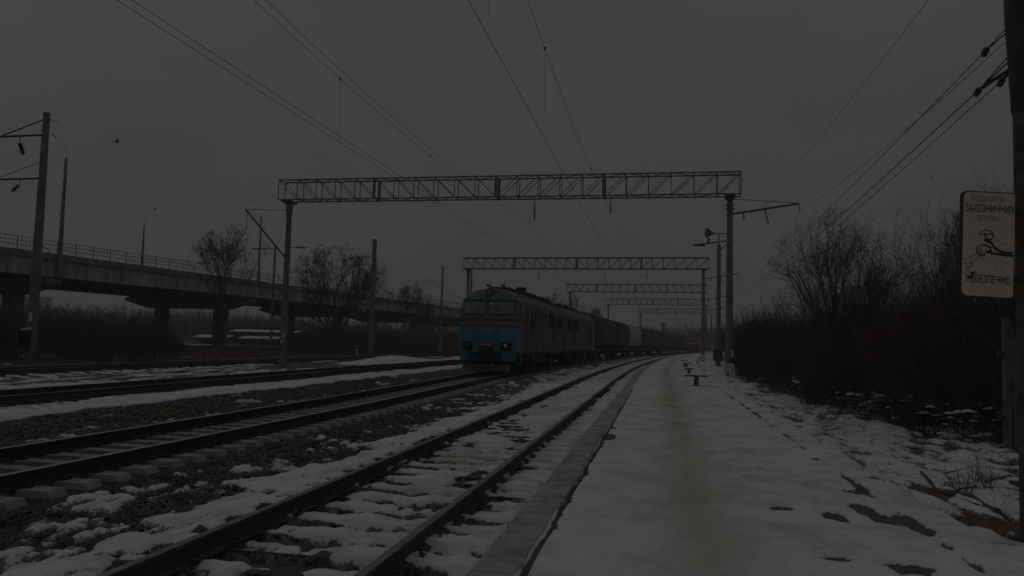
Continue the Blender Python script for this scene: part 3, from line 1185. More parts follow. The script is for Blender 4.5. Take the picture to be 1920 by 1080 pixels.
# ------------------------------------------------------------------ poles on the left
def left_pole():
    p = Vector((-24.7, 40.0, -0.1))
    t = thing('catenary_pole', 'tall tapering concrete pole at the left edge with two crossarms', 'pole', p, R(-11))
    mb = MB()
    mb.lathe_z((0, 0, 0), [(-0.2, 0.27), (0, 0.27), (13.1, 0.16)], 16)
    mb.build('shaft', M['pole_concrete'], t, True)
    for a_, b_, w_, nm in (((-0.1, 0, 11.9), (-3.4, -0.1, 11.85), .08, 'crossarm'), ((-0.1, 0, 9.6), (-3.4, -0.1, 9.55), .08, 'crossarm'), ((-0.1, 0, 12.75), (-2.6, 0, 11.95), .05, 'stay_rod'),
                           ((-0.1, 0, 10.5), (-2.6, 0, 9.7), .025, 'stay_rod'), ((0.1, 0, 12.75), (0.75, 0, 12.55), .03, 'spur'), ((0.1, 0, 6.2), (0.9, 0, 5.6), .03, 'spur')):
        mb = MB()
        mb.bar(a_, b_, w_)
        mb.build(nm, M['dark_steel'], t)
    for (x, z, d, n) in ((-1.55, 11.75, Vector((0.4, 0, -0.9)), 6), (-1.35, 9.5, Vector((-0.75, 0, -0.6)), 5)):
        mb = MB()
        mb.tube([(x, 0, z + .12), (x, 0, z - .22)], 0.02, 5)
        insulator(mb, (x, 0, z - 0.2), n, 0.12, d=d)
        mb.build('insulator', M['porcelain'], t)
    mb = MB()
    mb.box((0.1, -0.27, 2.35), (0.17, 0.05, 0.48))
    mb.build('number_plate', M['white_paint'], t)
    mb = MB()
    mb.box((-0.12, -0.29, 1.72), (0.62, 0.05, 0.13), 0, rot=Matrix.Rotation(R(-10), 3, 'Y'))
    mb.build('number_plate', M['white_paint'], t)
    mb = MB()
    mb.box((-0.1, -0.36, 1.25), (0.5, 0.3, 0.75))
    mb.build('switch_box', M['black'], t)


left_pole()


def cone_pole(x, y, h, r0, r1, label, arms=()):
    t = thing('catenary_pole', label, 'pole', (x, y, -0.2), R(-12), 'overhead line poles before the bridge')
    mb = MB()
    mb.lathe_z((0, 0, 0), [(0, r0), (h, r1)], 12)
    mb.build('shaft', M['pole_concrete'], t, True)
    if arms:
        for (xa, za, xb, zb, w) in arms:
            mb = MB()
            mb.bar((xa, 0, za), (xb, 0, zb), w)
            mb.build('cantilever_arm', M['dark_steel'], t)
    return t


cone_pole(-12.6, 70, 10.8, 0.24, 0.20, 'bare thick pole standing right of the round tree by the bridge', ((0, 9.3, -3.2, 8.9, 0.025), (0, 8.6, -3.2, 8.2, 0.02)))
cone_pole(-8.6, 95, 10.9, 0.17, 0.12, 'thin pole with cantilever arms left of the locomotive', ((0, 6.2, -4.3, 6.1, 0.05), (0, 6.5, 3.0, 6.2, 0.04), (4.9, 5.4, -2.2, 9.4, 0.04), (-2.3, 9.4, -2.4, 8.2, 0.03), (0, 9.4, 4.8, 9.1, 0.02)))
cone_pole(-27.2, 88, 11.9, 0.15, 0.12, 'thin pole with one crossbar behind the left gantry column', ((0, 11.7, -2.9, 11.75, 0.09), (-1.9, 11.7, -2.9, 11.72, 0.16)))
cone_pole(-5.4, 102, 11.0, 0.16, 0.13, 'short dark pole rising behind the second gantry column')


# ------------------------------------------------------------------ road bridge on the left
BA = R(17.6)
B0 = Vector((-46.9, 70.8, 0))
BD = Vector((math.sin(BA), math.cos(BA), 0))
BN = Vector((-math.cos(BA), math.sin(BA), 0))


def bridge():
    # local: x = n (away from the tracks), y = t along the bridge; right-handed frame mirrored on x
    t = thing('road_bridge', 'long grey concrete road overpass with railing and piers on the left', 'bridge', B0, -BA)

    def bx(mb, n0, n1, t0, t1, z0, z1, mi=0):
        mb.box((-(n0 + n1) / 2, (t0 + t1) / 2, (z0 + z1) / 2), (n1 - n0, t1 - t0, z1 - z0), mi)
    T0, T1 = -62, 330
    mb = MB()
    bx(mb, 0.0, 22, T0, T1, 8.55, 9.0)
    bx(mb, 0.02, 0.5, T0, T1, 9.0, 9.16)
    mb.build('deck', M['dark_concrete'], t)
    for i, tb in enumerate(range(-58, 320, 32)):
        mb = MB()
        a, b = tb + 0.06, tb + 31.94
        bx(mb, 0.28, 0.62, a, b, 6.85, 8.55)
        bx(mb, 0.20, 0.80, a, b, 6.85, 7.15)
        mb.build('fascia_girder', M['concrete'], t)
    for tb in range(-50, 200, 16):
        mb = MB()
        mb.tube([(0.06, tb, 9.0), (0.10, tb, 8.7), (0.10, tb, 6.6)], 0.07, 8)
        mb.build('drain_pipe', M['dark_concrete'], t)
    mb = MB()
    for n in np.arange(2.6, 22, 2.15):
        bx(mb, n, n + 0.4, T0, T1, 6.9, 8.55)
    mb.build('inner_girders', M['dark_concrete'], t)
    # railing
    mb = MB()
    y = -60.0
    k = 0
    while y < 200:
        for n in ((0.25,) if y > 60 else (0.25, 21.7)):
            mb.box((-n, y, 9.75), (0.05, 0.08, 1.3))
        y += 2.2
    for z in (10.38, 10.0, 9.6):
        for n in (0.25, 21.7):
            mb.bar((-n, T0, z), (-n, T1, z), 0.05)
    y = -60.0
    while y < 130:
        mb.bar((-0.25, y, 9.3), (-0.25, y, 10.36), 0.022)
        y += 0.44
    mb.build('railing', M['steel'], t)
    for tb in (-26, 6.1, 38, 70, 102, 134, 166):
        mb = MB()
        poly = [(0.5, 6.85), (0.5, 6.2), (4.4, 5.15), (17.6, 5.15), (21.6, 6.15), (21.9, 6.5), (20.9, 6.85)]
        mb.prism([(-x, z) for x, z in poly][::-1], tb - 0.85, tb + 0.85)
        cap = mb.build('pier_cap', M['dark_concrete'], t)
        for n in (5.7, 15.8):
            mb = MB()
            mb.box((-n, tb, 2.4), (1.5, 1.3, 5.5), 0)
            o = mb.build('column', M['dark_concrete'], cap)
    # electrical box lamps under the first visible pier
    for (n, tt, r) in ((19.6, 37.2, 0.22), (21.0, 37.2, 0.13)):
        mb = MB()
        mb.lathe_z((-n, tt - 0.2, 6.25), [(-r, 0.02), (-r * .7, r * .8), (0, r), (r * .7, r * .8), (r, 0.02)], 10)
        mb.build('globe_lamp', M['white_paint'], t, True)


bridge()


def lamp_post(tt, n, top, label, dirx, base=9.0, r=0.13):
    p = B0 + BD * tt + BN * n
    t = thing('street_lamp', label, 'street lamp', (p.x, p.y, base), -BA, 'street lamps along the bridge')
    h = top - base
    mb = MB()
    mb.lathe_z((0, 0, 0), [(0, r * 1.25), (h * .45, r), (h, r * .62)], 10)
    mb.build('post', M['pole_concrete'] if base < 8 else M['steel'], t, True)
    mb = MB()
    mb.tube([(0, 0, h - .1), (0, 0, h + 0.8), (dirx * 0.5, 0, h + 1.4), (dirx * 1.5, 0, h + 2.2)], 0.017, 6)
    mb.build('arm', M['steel'], t)
    mb = MB()
    mb.box((dirx * 1.75, 0, h + 2.35), (0.5, 0.2, 0.07), 0, rot=Matrix.Rotation(-dirx * 0.6, 3, 'Y'))
    mb.build('lamp_head', M['steel'], t)


lamp_post(5.9, -0.22, 18.8, 'tall street lamp fixed to the bridge side next to the left pole', -1, 6.9, 0.2)
lamp_post(39.2, 21, 17.6, 'street lamp on the far side of the bridge deck', 1, 9.0, 0.17)
lamp_post(39.0, 0.5, 18.4, 'street lamp on the bridge just left of the large gantry', -1, 9.0, 0.14)
lamp_post(72.5, 0.5, 17.8, 'street lamp on the bridge near the round tree', -1, 9.0, 0.12)



# ------------------------------------------------------------------ train
def bogie(parent, y, axles, gauge_half=0.795, wr=0.5, base=1.85, heavy=True):
    b = MB()
    L = base * (axles - 1) + 1.1
    for sd_ in (-1, 1):
        b.box((sd_ * 1.05, y, 0.62), (0.16, L, 0.22))
        b.box((sd_ * 1.05, y, 0.42), (0.12, L * .6, 0.14))
        for a in range(axles):
            ya = y + (a - (axles - 1) / 2) * base
            b.box((sd_ * 1.08, ya, 0.52), (0.22, 0.34, 0.34))
            if heavy:
                b.tube([(sd_ * 1.12, ya - 0.42, 0.5), (sd_ * 1.12, ya - 0.42, 0.92)], 0.1, 8)
                b.tube([(sd_ * 1.12, ya + 0.42, 0.5), (sd_ * 1.12, ya + 0.42, 0.92)], 0.1, 8)
    b.box((0, y, 0.66), (2.0, 0.5, 0.3))
    o = b.build('bogie', M['under'], parent)
    for a in range(axles):
        ya = y + (a - (axles - 1) / 2) * base
        for sd_ in (-1, 1):
            m = MB()
            m.disc_x((sd_ * gauge_half, ya, wr), [(-0.07 * 1, wr - .02), (-0.05, wr), (0.05, wr), (0.065, wr - .05), (0.06, wr - 0.1), (0.03, wr - .13), (0.035, 0.18), (0.08, 0.16), (0.08, 0.02)] if sd_ > 0 else
                     [(-0.08, 0.02), (-0.08, 0.16), (-0.035, 0.18), (-0.03, wr - .13), (-0.06, wr - 0.1), (-0.065, wr - .05), (-0.05, wr), (0.05, wr), (0.07, wr - .02)], 24)
            m.build('wheel', M['under'], o)
    return o


ROWS = [  # z, half width, y of the front at the middle
    (1.05, 1.475, 0.00), (1.35, 1.475, 0.0), (1.64, 1.475, 0.0), (2.0, 1.475, 0.0), (2.24, 1.475, 0.0), (2.40, 1.475, 0.01), (2.56, 1.475, 0.02), (2.72, 1.475, 0.05),
    (2.88, 1.475, 0.11), (3.2, 1.47, 0.26), (3.52, 1.435, 0.41), (3.66, 1.37, 0.47), (3.80, 1.27, 0.52), (3.95, 1.11, 0.66), (4.08, 0.98, 0.86), (4.17, 0.74, 1.10), (4.23, 0.45, 1.4), (4.26, 0.01, 1.7)]
NA = 9


def front_pt(x, z, off=0.0):
    zs = [r_[0] for r_ in ROWS]
    hw = np.interp(z, zs, [r_[1] for r_ in ROWS])
    y0 = np.interp(z, zs, [r_[2] for r_ in ROWS])
    q = min(1.0, abs(x) / max(hw, 1e-3))
    return (x, float(y0 + 0.34 * q ** 3.2 - off), z)


def locomotive(name_label, cat, pal, parent_loc, rz, plate=True):
    t = thing('locomotive', name_label, cat, parent_loc, rz)
    side, up_, blue, teal, red, dred, roof = pal
    mats = [side, up_, blue, teal, red, dred, roof]
    YB = 16.8
    mb = MB()
    idx = []
    for z, hw, y0 in ROWS:
        row = []
        for i in range(NA):
            x = -hw + 2 * hw * i / (NA - 1)
            mb.v.append(front_pt(x, z))
            row.append(len(mb.v) - 1)
        lft, rgt = [], []
        for (lst, sx_) in ((lft, -1), (rgt, 1)):
            for yy in (max(1.15, y0 + 0.25), max(2.2, y0 + .4), YB):
                mb.v.append((sx_ * hw, yy, z))
                lst.append(len(mb.v) - 1)
        idx.append((row, lft, rgt))
    for k in range(len(ROWS) - 1):
        zc = (ROWS[k][0] + ROWS[k + 1][0]) / 2
        if zc < 1.64:
            mi = 3
        elif zc < 2.24:
            mi = 2
        elif zc < 2.40:
            mi = 4
        elif zc < 2.56:
            mi = 1
        elif zc < 2.72:
            mi = 5
        elif zc < 3.8:
            mi = 1
        else:
            mi = 6
        a, b = idx[k], idx[k + 1]
        for i in range(NA - 1):
            mb.face((a[0][i], a[0][i + 1], b[0][i + 1], b[0][i]), mi)
        ms = mi if mi != 3 else 2
        for (ra, rb, fa, fb) in ((a[1], b[1], a[0][0], b[0][0]), (a[2], b[2], a[0][-1], b[0][-1])):
            mb.face((fa, ra[0], rb[0], fb) if ra is a[2] else (fb, rb[0], ra[0], fa), ms)
            m2 = (6 if zc > 3.66 else 0)
            m1 = 6 if zc > 3.66 else (1 if mi in (1, 3, 2) else mi)
            for q, mm in ((0, m1), (1, m2)):
                f = (ra[q], ra[q + 1], rb[q + 1], rb[q])
                mb.face(f if ra is a[2] else f[::-1], mm)
    # rear wall and floor
    for k in range(len(ROWS) - 1):
        a, b = idx[k], idx[k + 1]
        mb.face((a[1][2], b[1][2], b[2][2], a[2][2]), 0)
    mb.face((idx[0][1][2], idx[0][2][2], idx[0][2][0], idx[0][0][-1], idx[0][0][0], idx[0][1][0]), 0)
    body = mb.build('body', mats, t, True)

    def patch(nm, x0, x1, z0, z1, off, mt, par=t, nx=5, nz=3):
        m = MB()
        g = [[front_pt(x0 + (x1 - x0) * i / nx, z0 + (z1 - z0) * j / nz, off) for i in range(nx + 1)] for j in range(nz + 1)]
        b0 = len(m.v)
        for rr in g:
            m.v += rr
        for j in range(nz):
            for i in range(nx):
                a_ = b0 + j * (nx + 1) + i
                m.face((a_, a_ + 1, a_ + nx + 2, a_ + nx + 1))
        o_ = m.build(nm, mt, par)
        so_ = o_.modifiers.new('s', 'SOLIDIFY')
        so_.thickness = 0.03
        so_.offset = 0
        return o_
    for sx_ in (-1, 1):
        fr_ = patch('windscreen_frame', sx_ * 0.05, sx_ * 1.36, 2.84, 3.60, 0.014, M['black']) if False else patch('windscreen_frame', min(sx_ * 0.05, sx_ * 1.30), max(sx_ * 0.05, sx_ * 1.30), 2.86, 3.58, 0.012, M['dark_steel'])
        patch('pane', min(sx_ * 0.11, sx_ * 1.24), max(sx_ * 0.11, sx_ * 1.24), 2.92, 3.53, 0.034, M['glass'], fr_)
        m = MB()
        p0, p1 = front_pt(sx_ * 0.75, 2.9, 0.05), front_pt(sx_ * 0.45, 3.3, 0.06)
        m.bar(p0, p1, 0.02)
        m.build('wiper', M['black'], t)
    m = MB()       # brow above the windscreens
    for i in range(8):
        a_ = front_pt(-1.38 + 2.76 * i / 8, 3.62, 0.10)
        b_ = front_pt(-1.38 + 2.76 * (i + 1) / 8, 3.62, 0.10)
        m.bar(a_, b_, 0.07)
    m.build('brow', up_, t)
    m = MB()
    pc = front_pt(0.13, 3.42, 0.06)
    m.tube([pc, (pc[0], pc[1] - .02, pc[2])], 0.07, 12)
    m.build('light_point_disc', M['white'], t)  # light point in the windscreen, painted as a white disc
    m = MB()       # roof headlight
    m.tube([(0, 0.95, 4.06), (0, 0.42, 4.02)], [0.16, 0.2], 14)
    hl = m.build('headlight', M['dark_steel'], t, True)
    m = MB()
    m.tube([(0, 0.418, 4.02), (0, 0.40, 4.02)], 0.15, 14)
    m.build('lens', M['glass'], hl)
    # buffer lights
    for sx_ in (-1, 1):
        m = MB()
        p = front_pt(sx_ * 0.95, 1.36, 0)
        m.box((p[0], p[1] + .02, 1.36), (0.52, 0.16, 0.42))
        hb = m.build('buffer_light', M['black'], t)
        m = MB()
        m.tube([(p[0], p[1] - 0.055, 1.4), (p[0], p[1] - 0.085, 1.4)], 0.075, 12)
        m.build('lens', M['white'] if sx_ > 0 else M['glass'], hb)  # right lens painted white as if lit, left one unlit
    m = MB()
    m.box((0, -0.02, 1.42), (0.86, 0.03, 0.19))
    pl = m.build('number_plate', M['red'], t)
    m = MB()
    for i in range(7):
        m.box((-0.27 + 0.09 * i, -0.038, 1.42), (0.045, 0.008, 0.07))
    m.build('numerals', M['white_paint'], pl)
    m = MB()
    m.box((0, -0.02, 1.98), (1.2, 0.03, 0.06))
    m.box((0, -0.02, 1.84), (0.8, 0.03, 0.12))
    m.build('nose_badge', M['black'] if False else blue, t)
    # skirt, coupler, pilot
    m = MB()
    m.prism([(-1.42, 1.06), (-1.30, 0.64), (1.30, 0.64), (1.42, 1.06)][::-1], 0.16, 0.9)
    m.build('skirt', teal, t)
    m = MB()
    m.box((0, -0.02, 1.0), (0.62, 0.5, 0.42))
    m.box((0, -0.32, 0.98), (0.34, 0.5, 0.26))
    m.box((0.1, -0.56, 0.98), (0.3, 0.2, 0.34))
    m.build('coupler', M['black'], t)
    for x in (-0.75, -0.5, 0.5, 0.75):
        m = MB()
        m.tube([(x, 0.1, 1.02), (x, -0.14, 0.9), (x, -0.16, 0.6), (x * .96, 0.05, 0.5)], 0.032, 8)
        m.build('brake_hose', M['dark_red_'] if 'dark_red_' in M else M['black'], t)
    m = MB()
    m.box((0, 0.3, 0.56), (2.3, 0.2, 0.14))
    m.build('buffer_beam', M['black'], t)
    m = MB()
    m.box((0, 0.14, 0.30), (2.36, 0.05, 0.34))
    for sx_ in (-1, 1):
        m.box((sx_ * 0.6, 0.08, 0.30), (0.06, 0.06, 0.36))
    m.build('pilot', M['pilot'], t)
    for sx_ in (-1, 1):
        for zz in (2.05, 1.55):
            pass
        m = MB()
        a_, b_ = front_pt(sx_ * 1.25, 1.75, 0.06), front_pt(sx_ * 1.25, 2.7, 0.06)
        m.tube([a_, b_], 0.016, 6)
        m.build('handrail', up_, t)
        X = sx_ * 1.482
        m = MB()
        m.box((X, 1.35, 3.18), (0.03, 0.62, 0.62))
        w_ = m.build('side_window', M['dark_steel'], t)
        m = MB()
        m.box((X + sx_ * 0.012, 1.35, 3.18), (0.02, 0.52, 0.52))
        m.build('pane', M['glass'], w_)
        m = MB()
        m.box((X, 2.95, 2.28), (0.03, 0.68, 2.2))
        d_ = m.build('door', side, t)
        m = MB()
        m.box((X + sx_ * 0.012, 2.95, 2.98), (0.02, 0.4, 0.6))
        m.build('pane', M['black'], d_)
        m = MB()
        for yy in (2.52, 3.38):
            m.tube([(X + sx_ * .03, yy, 1.2), (X + sx_ * .06, yy, 1.3), (X + sx_ * .06, yy, 2.7), (X + sx_ * .03, yy, 2.8)], 0.018, 6)
        m.build('handrail', up_, t)
        for yy, wd, z0, z1 in ((4.2, 0.3, 2.0, 3.3), (10.9, 1.3, 2.55, 3.4), (12.5, 0.9, 1.8, 3.3), (14.7, 1.5, 2.55, 3.4)):
            m = MB()
            m.box((X, yy, (z0 + z1) / 2), (0.03, wd, z1 - z0))
            for q in range(6):
                m.box((X + sx_ * .02, yy, z0 + (q + .5) * (z1 - z0) / 6), (0.03, wd * .95, 0.035))
            m.build('vent_grille', M['black'], t)
        for yy in (5.4, 6.6, 7.8, 9.0):
            m = MB()
            m.box((X, yy, 3.1), (0.03, 0.36, 0.5))
            m.build('body_window', M['dark_steel'], t)
        for yy in (4.8, 6.2, 7.6, 9.2, 11.8, 13.4, 15.9):
            m = MB()
            m.box((X, yy, 2.35), (0.016, 0.05, 2.5))
            m.build('body_rib', side, t)
        m = MB()
        m.box((sx_ * 1.40, 8.6, 0.98), (0.12, 16.2, 0.2))
        m.build('sill_beam', M['under'], t)
        m = MB()
        m.tube([(sx_ * 1.3, 5.8, 0.95), (sx_ * 1.34, 5.8, 0.55), (sx_ * 1.25, 6.1, 0.3)], 0.11, 8)
        m.build('air_pipe', M['pipe'], t)
        m = MB()
        m.tube([(sx_ * 1.3, 2.0, 0.95), (sx_ * 1.36, 2.0, 0.4)], 0.07, 8)
        m.build('air_pipe', M['pipe'], t)
        m = MB()
        for z in (0.3, 0.6, 0.85):
            m.box((sx_ * 1.42, 2.95, z), (0.2, 0.5, 0.03))
        for yy in (2.7, 3.2):
            m.box((sx_ * 1.42, yy, 0.6), (0.04, 0.03, 0.75))
        m.build('steps', M['under'], t)
    m = MB()
    m.prism([(-1.3, 0.95), (-1.35, 0.5), (-1.0, 0.28), (1.0, 0.28), (1.35, 0.5), (1.3, 0.95)], 6.7, 10.3)
    m.build('fuel_tank', M['under'], t)
    m = MB()
    for (yy, ln, wd, hh) in ((3.0, 1.6, 1.0, 0.16), (5.6, 2.6, 1.2, 0.20), (9.2, 3.2, 1.3, 0.22), (13.2, 3.0, 1.5, 0.24), (15.7, 1.0, 1.0, 0.16)):
        m.box((0.1, yy, 4.22 + hh / 2), (wd, ln, hh))
    m.box((0.25, 7.4, 4.48), (0.5, 0.6, 0.5))
    m.build('roof_hatch', M['black'], t)
    m = MB()
    m.box((0.86, 9.2, 4.14), (0.24, 14.0, 0.14))
    m.build('roof_duct', M['black'], t)
    for x in (-0.25, 0.5):
        m = MB()
        m.tube([(x, 1.75, 4.2), (x, 1.75, 4.62)], 0.02, 6)
        m.tube([(x, 1.6, 4.36), (x, 1.1, 4.38)], [0.04, 0.08], 8)
        m.build('horn', M['dark_steel'], t)
    bogie(t, 3.9, 3, wr=0.525, base=1.85)
    bogie(t, 12.9, 3, wr=0.525, base=1.85)
    m = MB()
    m.box((0, 16.95, 2.3), (1.1, 0.35, 2.3))
    m.build('gangway', M['black'], t)
    return t


pal = (M['loco_side'], M['loco_up'], M['loco_blue'], M['loco_teal'], M['red'], M['dark_red'], M['loco_roof'])
s_l = 32.0
def set_car(o, sa, sb, flip=False):
    pa, pb = P(sa, t2(sa)), P(sb, t2(sb))
    a = -math.atan2(pb.x - pa.x, pb.y - pa.y)
    o.rotation_euler = (0, 0, a + (math.pi if flip else 0))
    return pa, pb


lead = locomotive('front diesel locomotive unit with blue nose, red stripes and two windscreens', 'locomotive', pal, (0, 0, 0), 0)
lead.location = set_car(lead, s_l, s_l + 17)[0]
rear = copy_tree(lead)
s2 = s_l + 17.0 + 17.1
rear.location = set_car(rear, s2 - 17, s2, True)[1]
rear['label'] = 'second grey diesel locomotive unit coupled behind the blue nosed one'
rear['group'] = lead['group'] = 'the two coupled locomotive units'

pal2 = (M['red_loco'], M['red_loco'], M['red'], M['dark_red'], M['white_paint'], M['red_loco'], M['redroof'])
far = locomotive('small distant red locomotive at the far end of the near track', 'locomotive', pal2, P(172, 0.6, 0), A(180))


def hopper(label, body_m):
    t = thing('hopper_wagon', label, 'wagon', (0, 0, 0), 0, 'freight wagons behind the locomotives')
    L = 15.7
    prof = []
    for k in range(28):
        a = 2 * math.pi * k / 28
        c, s_ = math.cos(a), math.sin(a)
        x = math.copysign(abs(c) ** 0.62, c) * 1.60
        z = 2.72 + math.copysign(abs(s_) ** 0.72, s_) * 1.66
        if z < 1.6:
            x *= 0.55 + 0.45 * max(0, (z - 1.0) / 0.6)
        prof.append((x, z))
    ends = [(0.0, 0.02, 0.0), (0.0, 0.55, 0.0), (0.05, 0.80, 0.0), (0.18, 0.93, 0), (0.42, 1.0, 0)]
    rings = []
    mb = MB()
    ys = [(y, k) for y, k, _ in ends] + [(L - y, k) for y, k, _ in ends[::-1]]
    for y, k in ys:
        base = len(mb.v)
        for x, z in prof:
            mb.v.append((x * k, y - L / 2, 2.72 + (z - 2.72) * k))
        rings.append(base)
    n = len(prof)
    for a, b in zip(rings[:-1], rings[1:]):
        for k in range(n):
            k2 = (k + 1) % n
            mb.face((a + k2, a + k, b + k, b + k2))
    mb.build('body', body_m, t, True)
    for i in range(1, 8):
        y = -L / 2 + i * L / 8
        mb = MB()
        pts = [(x * 1.012, y, 2.72 + (z - 2.72) * 1.012) for x, z in prof if z > 1.55]
        pts.sort(key=lambda p: math.atan2(p[0], p[2] - 1.0))
        mb.tube(pts, 0.035, 4)
        mb.build('body_rib', body_m, t)
    for y in (-4.6, -1.6, 1.6, 4.6):
        mb = MB()
        mb.lathe_z((0, y, 0.5), [(0, 0.3), (0.3, 0.42), (0.9, 1.2)], 4)
        mb.build('chute', M['under'], t)
    mb = MB()
    mb.box((0, 0, 4.46), (0.7, L - 0.8, 0.05))
    for i in range(9):
        y = -L / 2 + 0.8 + i * (L - 1.6) / 8
        mb.box((0.3, y, 4.41), (0.05, 0.05, 0.12))
        mb.box((-0.3, y, 4.41), (0.05, 0.05, 0.12))
    mb.build('roof_walkway', M['dark_steel'], t)
    for y in (-4.6, -1.6, 1.6, 4.6):
        mb = MB()
        mb.lathe_z((0.0, y, 4.36), [(0, 0.42), (0.1, 0.42), (0.16, 0.3)], 14)
        mb.build('hatch', M['dark_steel'], t)
    for sx_ in (-1, 1):
        mb = MB()
        mb.box((sx_ * 1.2, 0, 1.02), (0.12, L + 0.6, 0.26))
        mb.build('sill_beam', M['under'], t)
        mb = MB()
        for q in (-1, 1):
            yq = q * (L / 2 + 0.12)
            for xx in (0.7, 1.1):
                mb.bar((sx_ * xx, yq, 0.7), (sx_ * xx, yq, 4.2), 0.03)
            for k in range(10):
                mb.bar((sx_ * 0.7, yq, 0.8 + .35 * k), (sx_ * 1.1, yq, 0.8 + .35 * k), 0.02)
        mb.build('ladder', M['dark_steel'], t)
    for q in (-1, 1):
        mb = MB()
        mb.box((0, q * (L / 2 + 0.22), 1.02), (2.5, 0.16, 0.3))
        mb.box((0, q * (L / 2 + 0.45), 0.98), (0.34, 0.5, 0.26))
        mb.build('buffer_beam', M['under'], t)
        bogie(t, q * (L / 2 - 2.1), 2, wr=0.475, base=1.85, heavy=False)
    return t


proto = hopper('dark green hopper wagon right behind the locomotives', M['green_car'])
pale = copy_tree(proto)
for ch in [x for x in bpy.data.objects if x.parent == pale and x.name.split('.')[0] in ('body', 'body_rib')]:
    ch.data = ch.data.copy()
    ch.data.materials.clear()
    ch.data.materials.append(M['pale_car'])
labs = ['dark green hopper wagon right behind the locomotives', 'second dark green hopper wagon, in front of the pale one', 'single pale grey hopper wagon among the green ones', 'green hopper wagon right after the pale one', 'fifth hopper wagon, green, two behind the pale one', 'sixth hopper wagon, green, three behind the pale one', 'seventh hopper wagon, green, far down the line', 'last visible green hopper wagon, near the red locomotive']
s_w = s_l + 34.3
for i, lb in enumerate(labs):
    o = proto if i == 0 else (pale if i == 2 else copy_tree(proto))
    sc_ = s_w + 8.4 + i * 17.0
    a_, b_ = set_car(o, sc_ - 6, sc_ + 6)
    o.location = (a_ + b_) / 2
    o['label'] = lb


# ------------------------------------------------------------------ vegetation
def tube_arrays(C, Rr, n=3):
    """C (N,K,3) curves, Rr (N,K) radii -> vertices, quads"""
    N, K, _ = C.shape
    d = C[:, -1] - C[:, 0]
    d /= np.maximum(np.linalg.norm(d, axis=1, keepdims=True), 1e-9)
    ref = np.where(np.abs(d[:, 2:3]) < 0.9, np.array([[0, 0, 1.0]]), np.array([[1.0, 0, 0]]))
    a = np.cross(d, ref)
    a /= np.linalg.norm(a, axis=1, keepdims=True)
    b = np.cross(a, d)
    V = np.empty((N, K, n, 3))
    for k in range(n):
        w = 2 * math.pi * k / n
        V[:, :, k, :] = C + Rr[:, :, None] * (math.cos(w) * a + math.sin(w) * b)[:, None, :]
    idx = np.arange(N * K * n).reshape(N, K, n)
    q = []
    for k in range(n):
        k2 = (k + 1) % n
        q.append(np.stack([idx[:, :-1, k], idx[:, :-1, k2], idx[:, 1:, k2], idx[:, 1:, k]], -1).reshape(-1, 4))
    return V.reshape(-1, 3), np.concatenate(q)


def mesh_np(name, parts, m, parent=None, smooth=True):
    Vs, Qs, o = [], [], 0
    for V, Q in parts:
        Vs.append(V)
        Qs.append(Q + o)
        o += len(V)
    V = np.concatenate(Vs)
    Q = np.concatenate(Qs)
    me_ = bpy.data.meshes.new(name)
    me_.vertices.add(len(V))
    me_.vertices.foreach_set('co', V.ravel())
    me_.loops.add(Q.size)
    me_.polygons.add(len(Q))
    me_.polygons.foreach_set('loop_start', np.arange(0, Q.size, 4))
    me_.loops.foreach_set('vertex_index', Q.ravel().astype(np.int32))
    me_.polygons.foreach_set('use_smooth', np.full(len(Q), smooth))
    me_.materials.append(m)
    me_.update()
    me_.validate()
    ob = bpy.data.objects.new(name, me_)
    COL.objects.link(ob)
    ob.parent = parent
    return ob


def grow(base, dirs, length, rad, K, bend, upb, g):
    """curves from base points along dirs"""
    N = len(base)
    C = np.empty((N, K, 3))
    C[:, 0] = base
    d = dirs / np.linalg.norm(dirs, axis=1, keepdims=True)
    step = length / (K - 1)
    for k in range(1, K):
        d = d + g.normal(0, bend, (N, 3)) + np.array([0, 0, upb])
        d /= np.linalg.norm(d, axis=1, keepdims=True)
        C[:, k] = C[:, k - 1] + d * step[:, None]
    tt = np.linspace(0, 1, K)[None, :]
    return C, rad[:, None] * (1 - 0.72 * tt)


def children(C, Rr, n, t0, t1, ang, ratio, plen, g, rmin):
    N, K, _ = C.shape
    pi = np.repeat(np.arange(N), n)
    t = t0 + (t1 - t0) * g.random(len(pi))
    f = t * (K - 1)
    k = np.clip(f.astype(int), 0, K - 2)
    w = (f - k)[:, None]
    base = C[pi, k] * (1 - w) + C[pi, k + 1] * w
    tan = C[pi, k + 1] - C[pi, k]
    tan /= np.maximum(np.linalg.norm(tan, axis=1, keepdims=True), 1e-9)
    e1 = np.cross(tan, np.array([0.31, 0.95, 0.05]))
    e1 /= np.maximum(np.linalg.norm(e1, axis=1, keepdims=True), 1e-9)
    e2 = np.cross(tan, e1)
    az = (np.tile(np.arange(n), N) * 2.4 + np.repeat(g.random(N) * 6.28, n) + g.normal(0, .35, len(pi)))[:, None]
    r = np.cos(az) * e1 + np.sin(az) * e2
    a = ang * (0.6 + 0.7 * g.random(len(pi)))[:, None]
    d = np.cos(a) * tan + np.sin(a) * r
    ln = plen[pi] * ratio * (0.55 + 0.75 * g.random(len(pi))) * (1.15 - 0.55 * t)
    rad = np.maximum(rmin, 0.55 * Rr[pi, k])
    return base, d, ln, rad


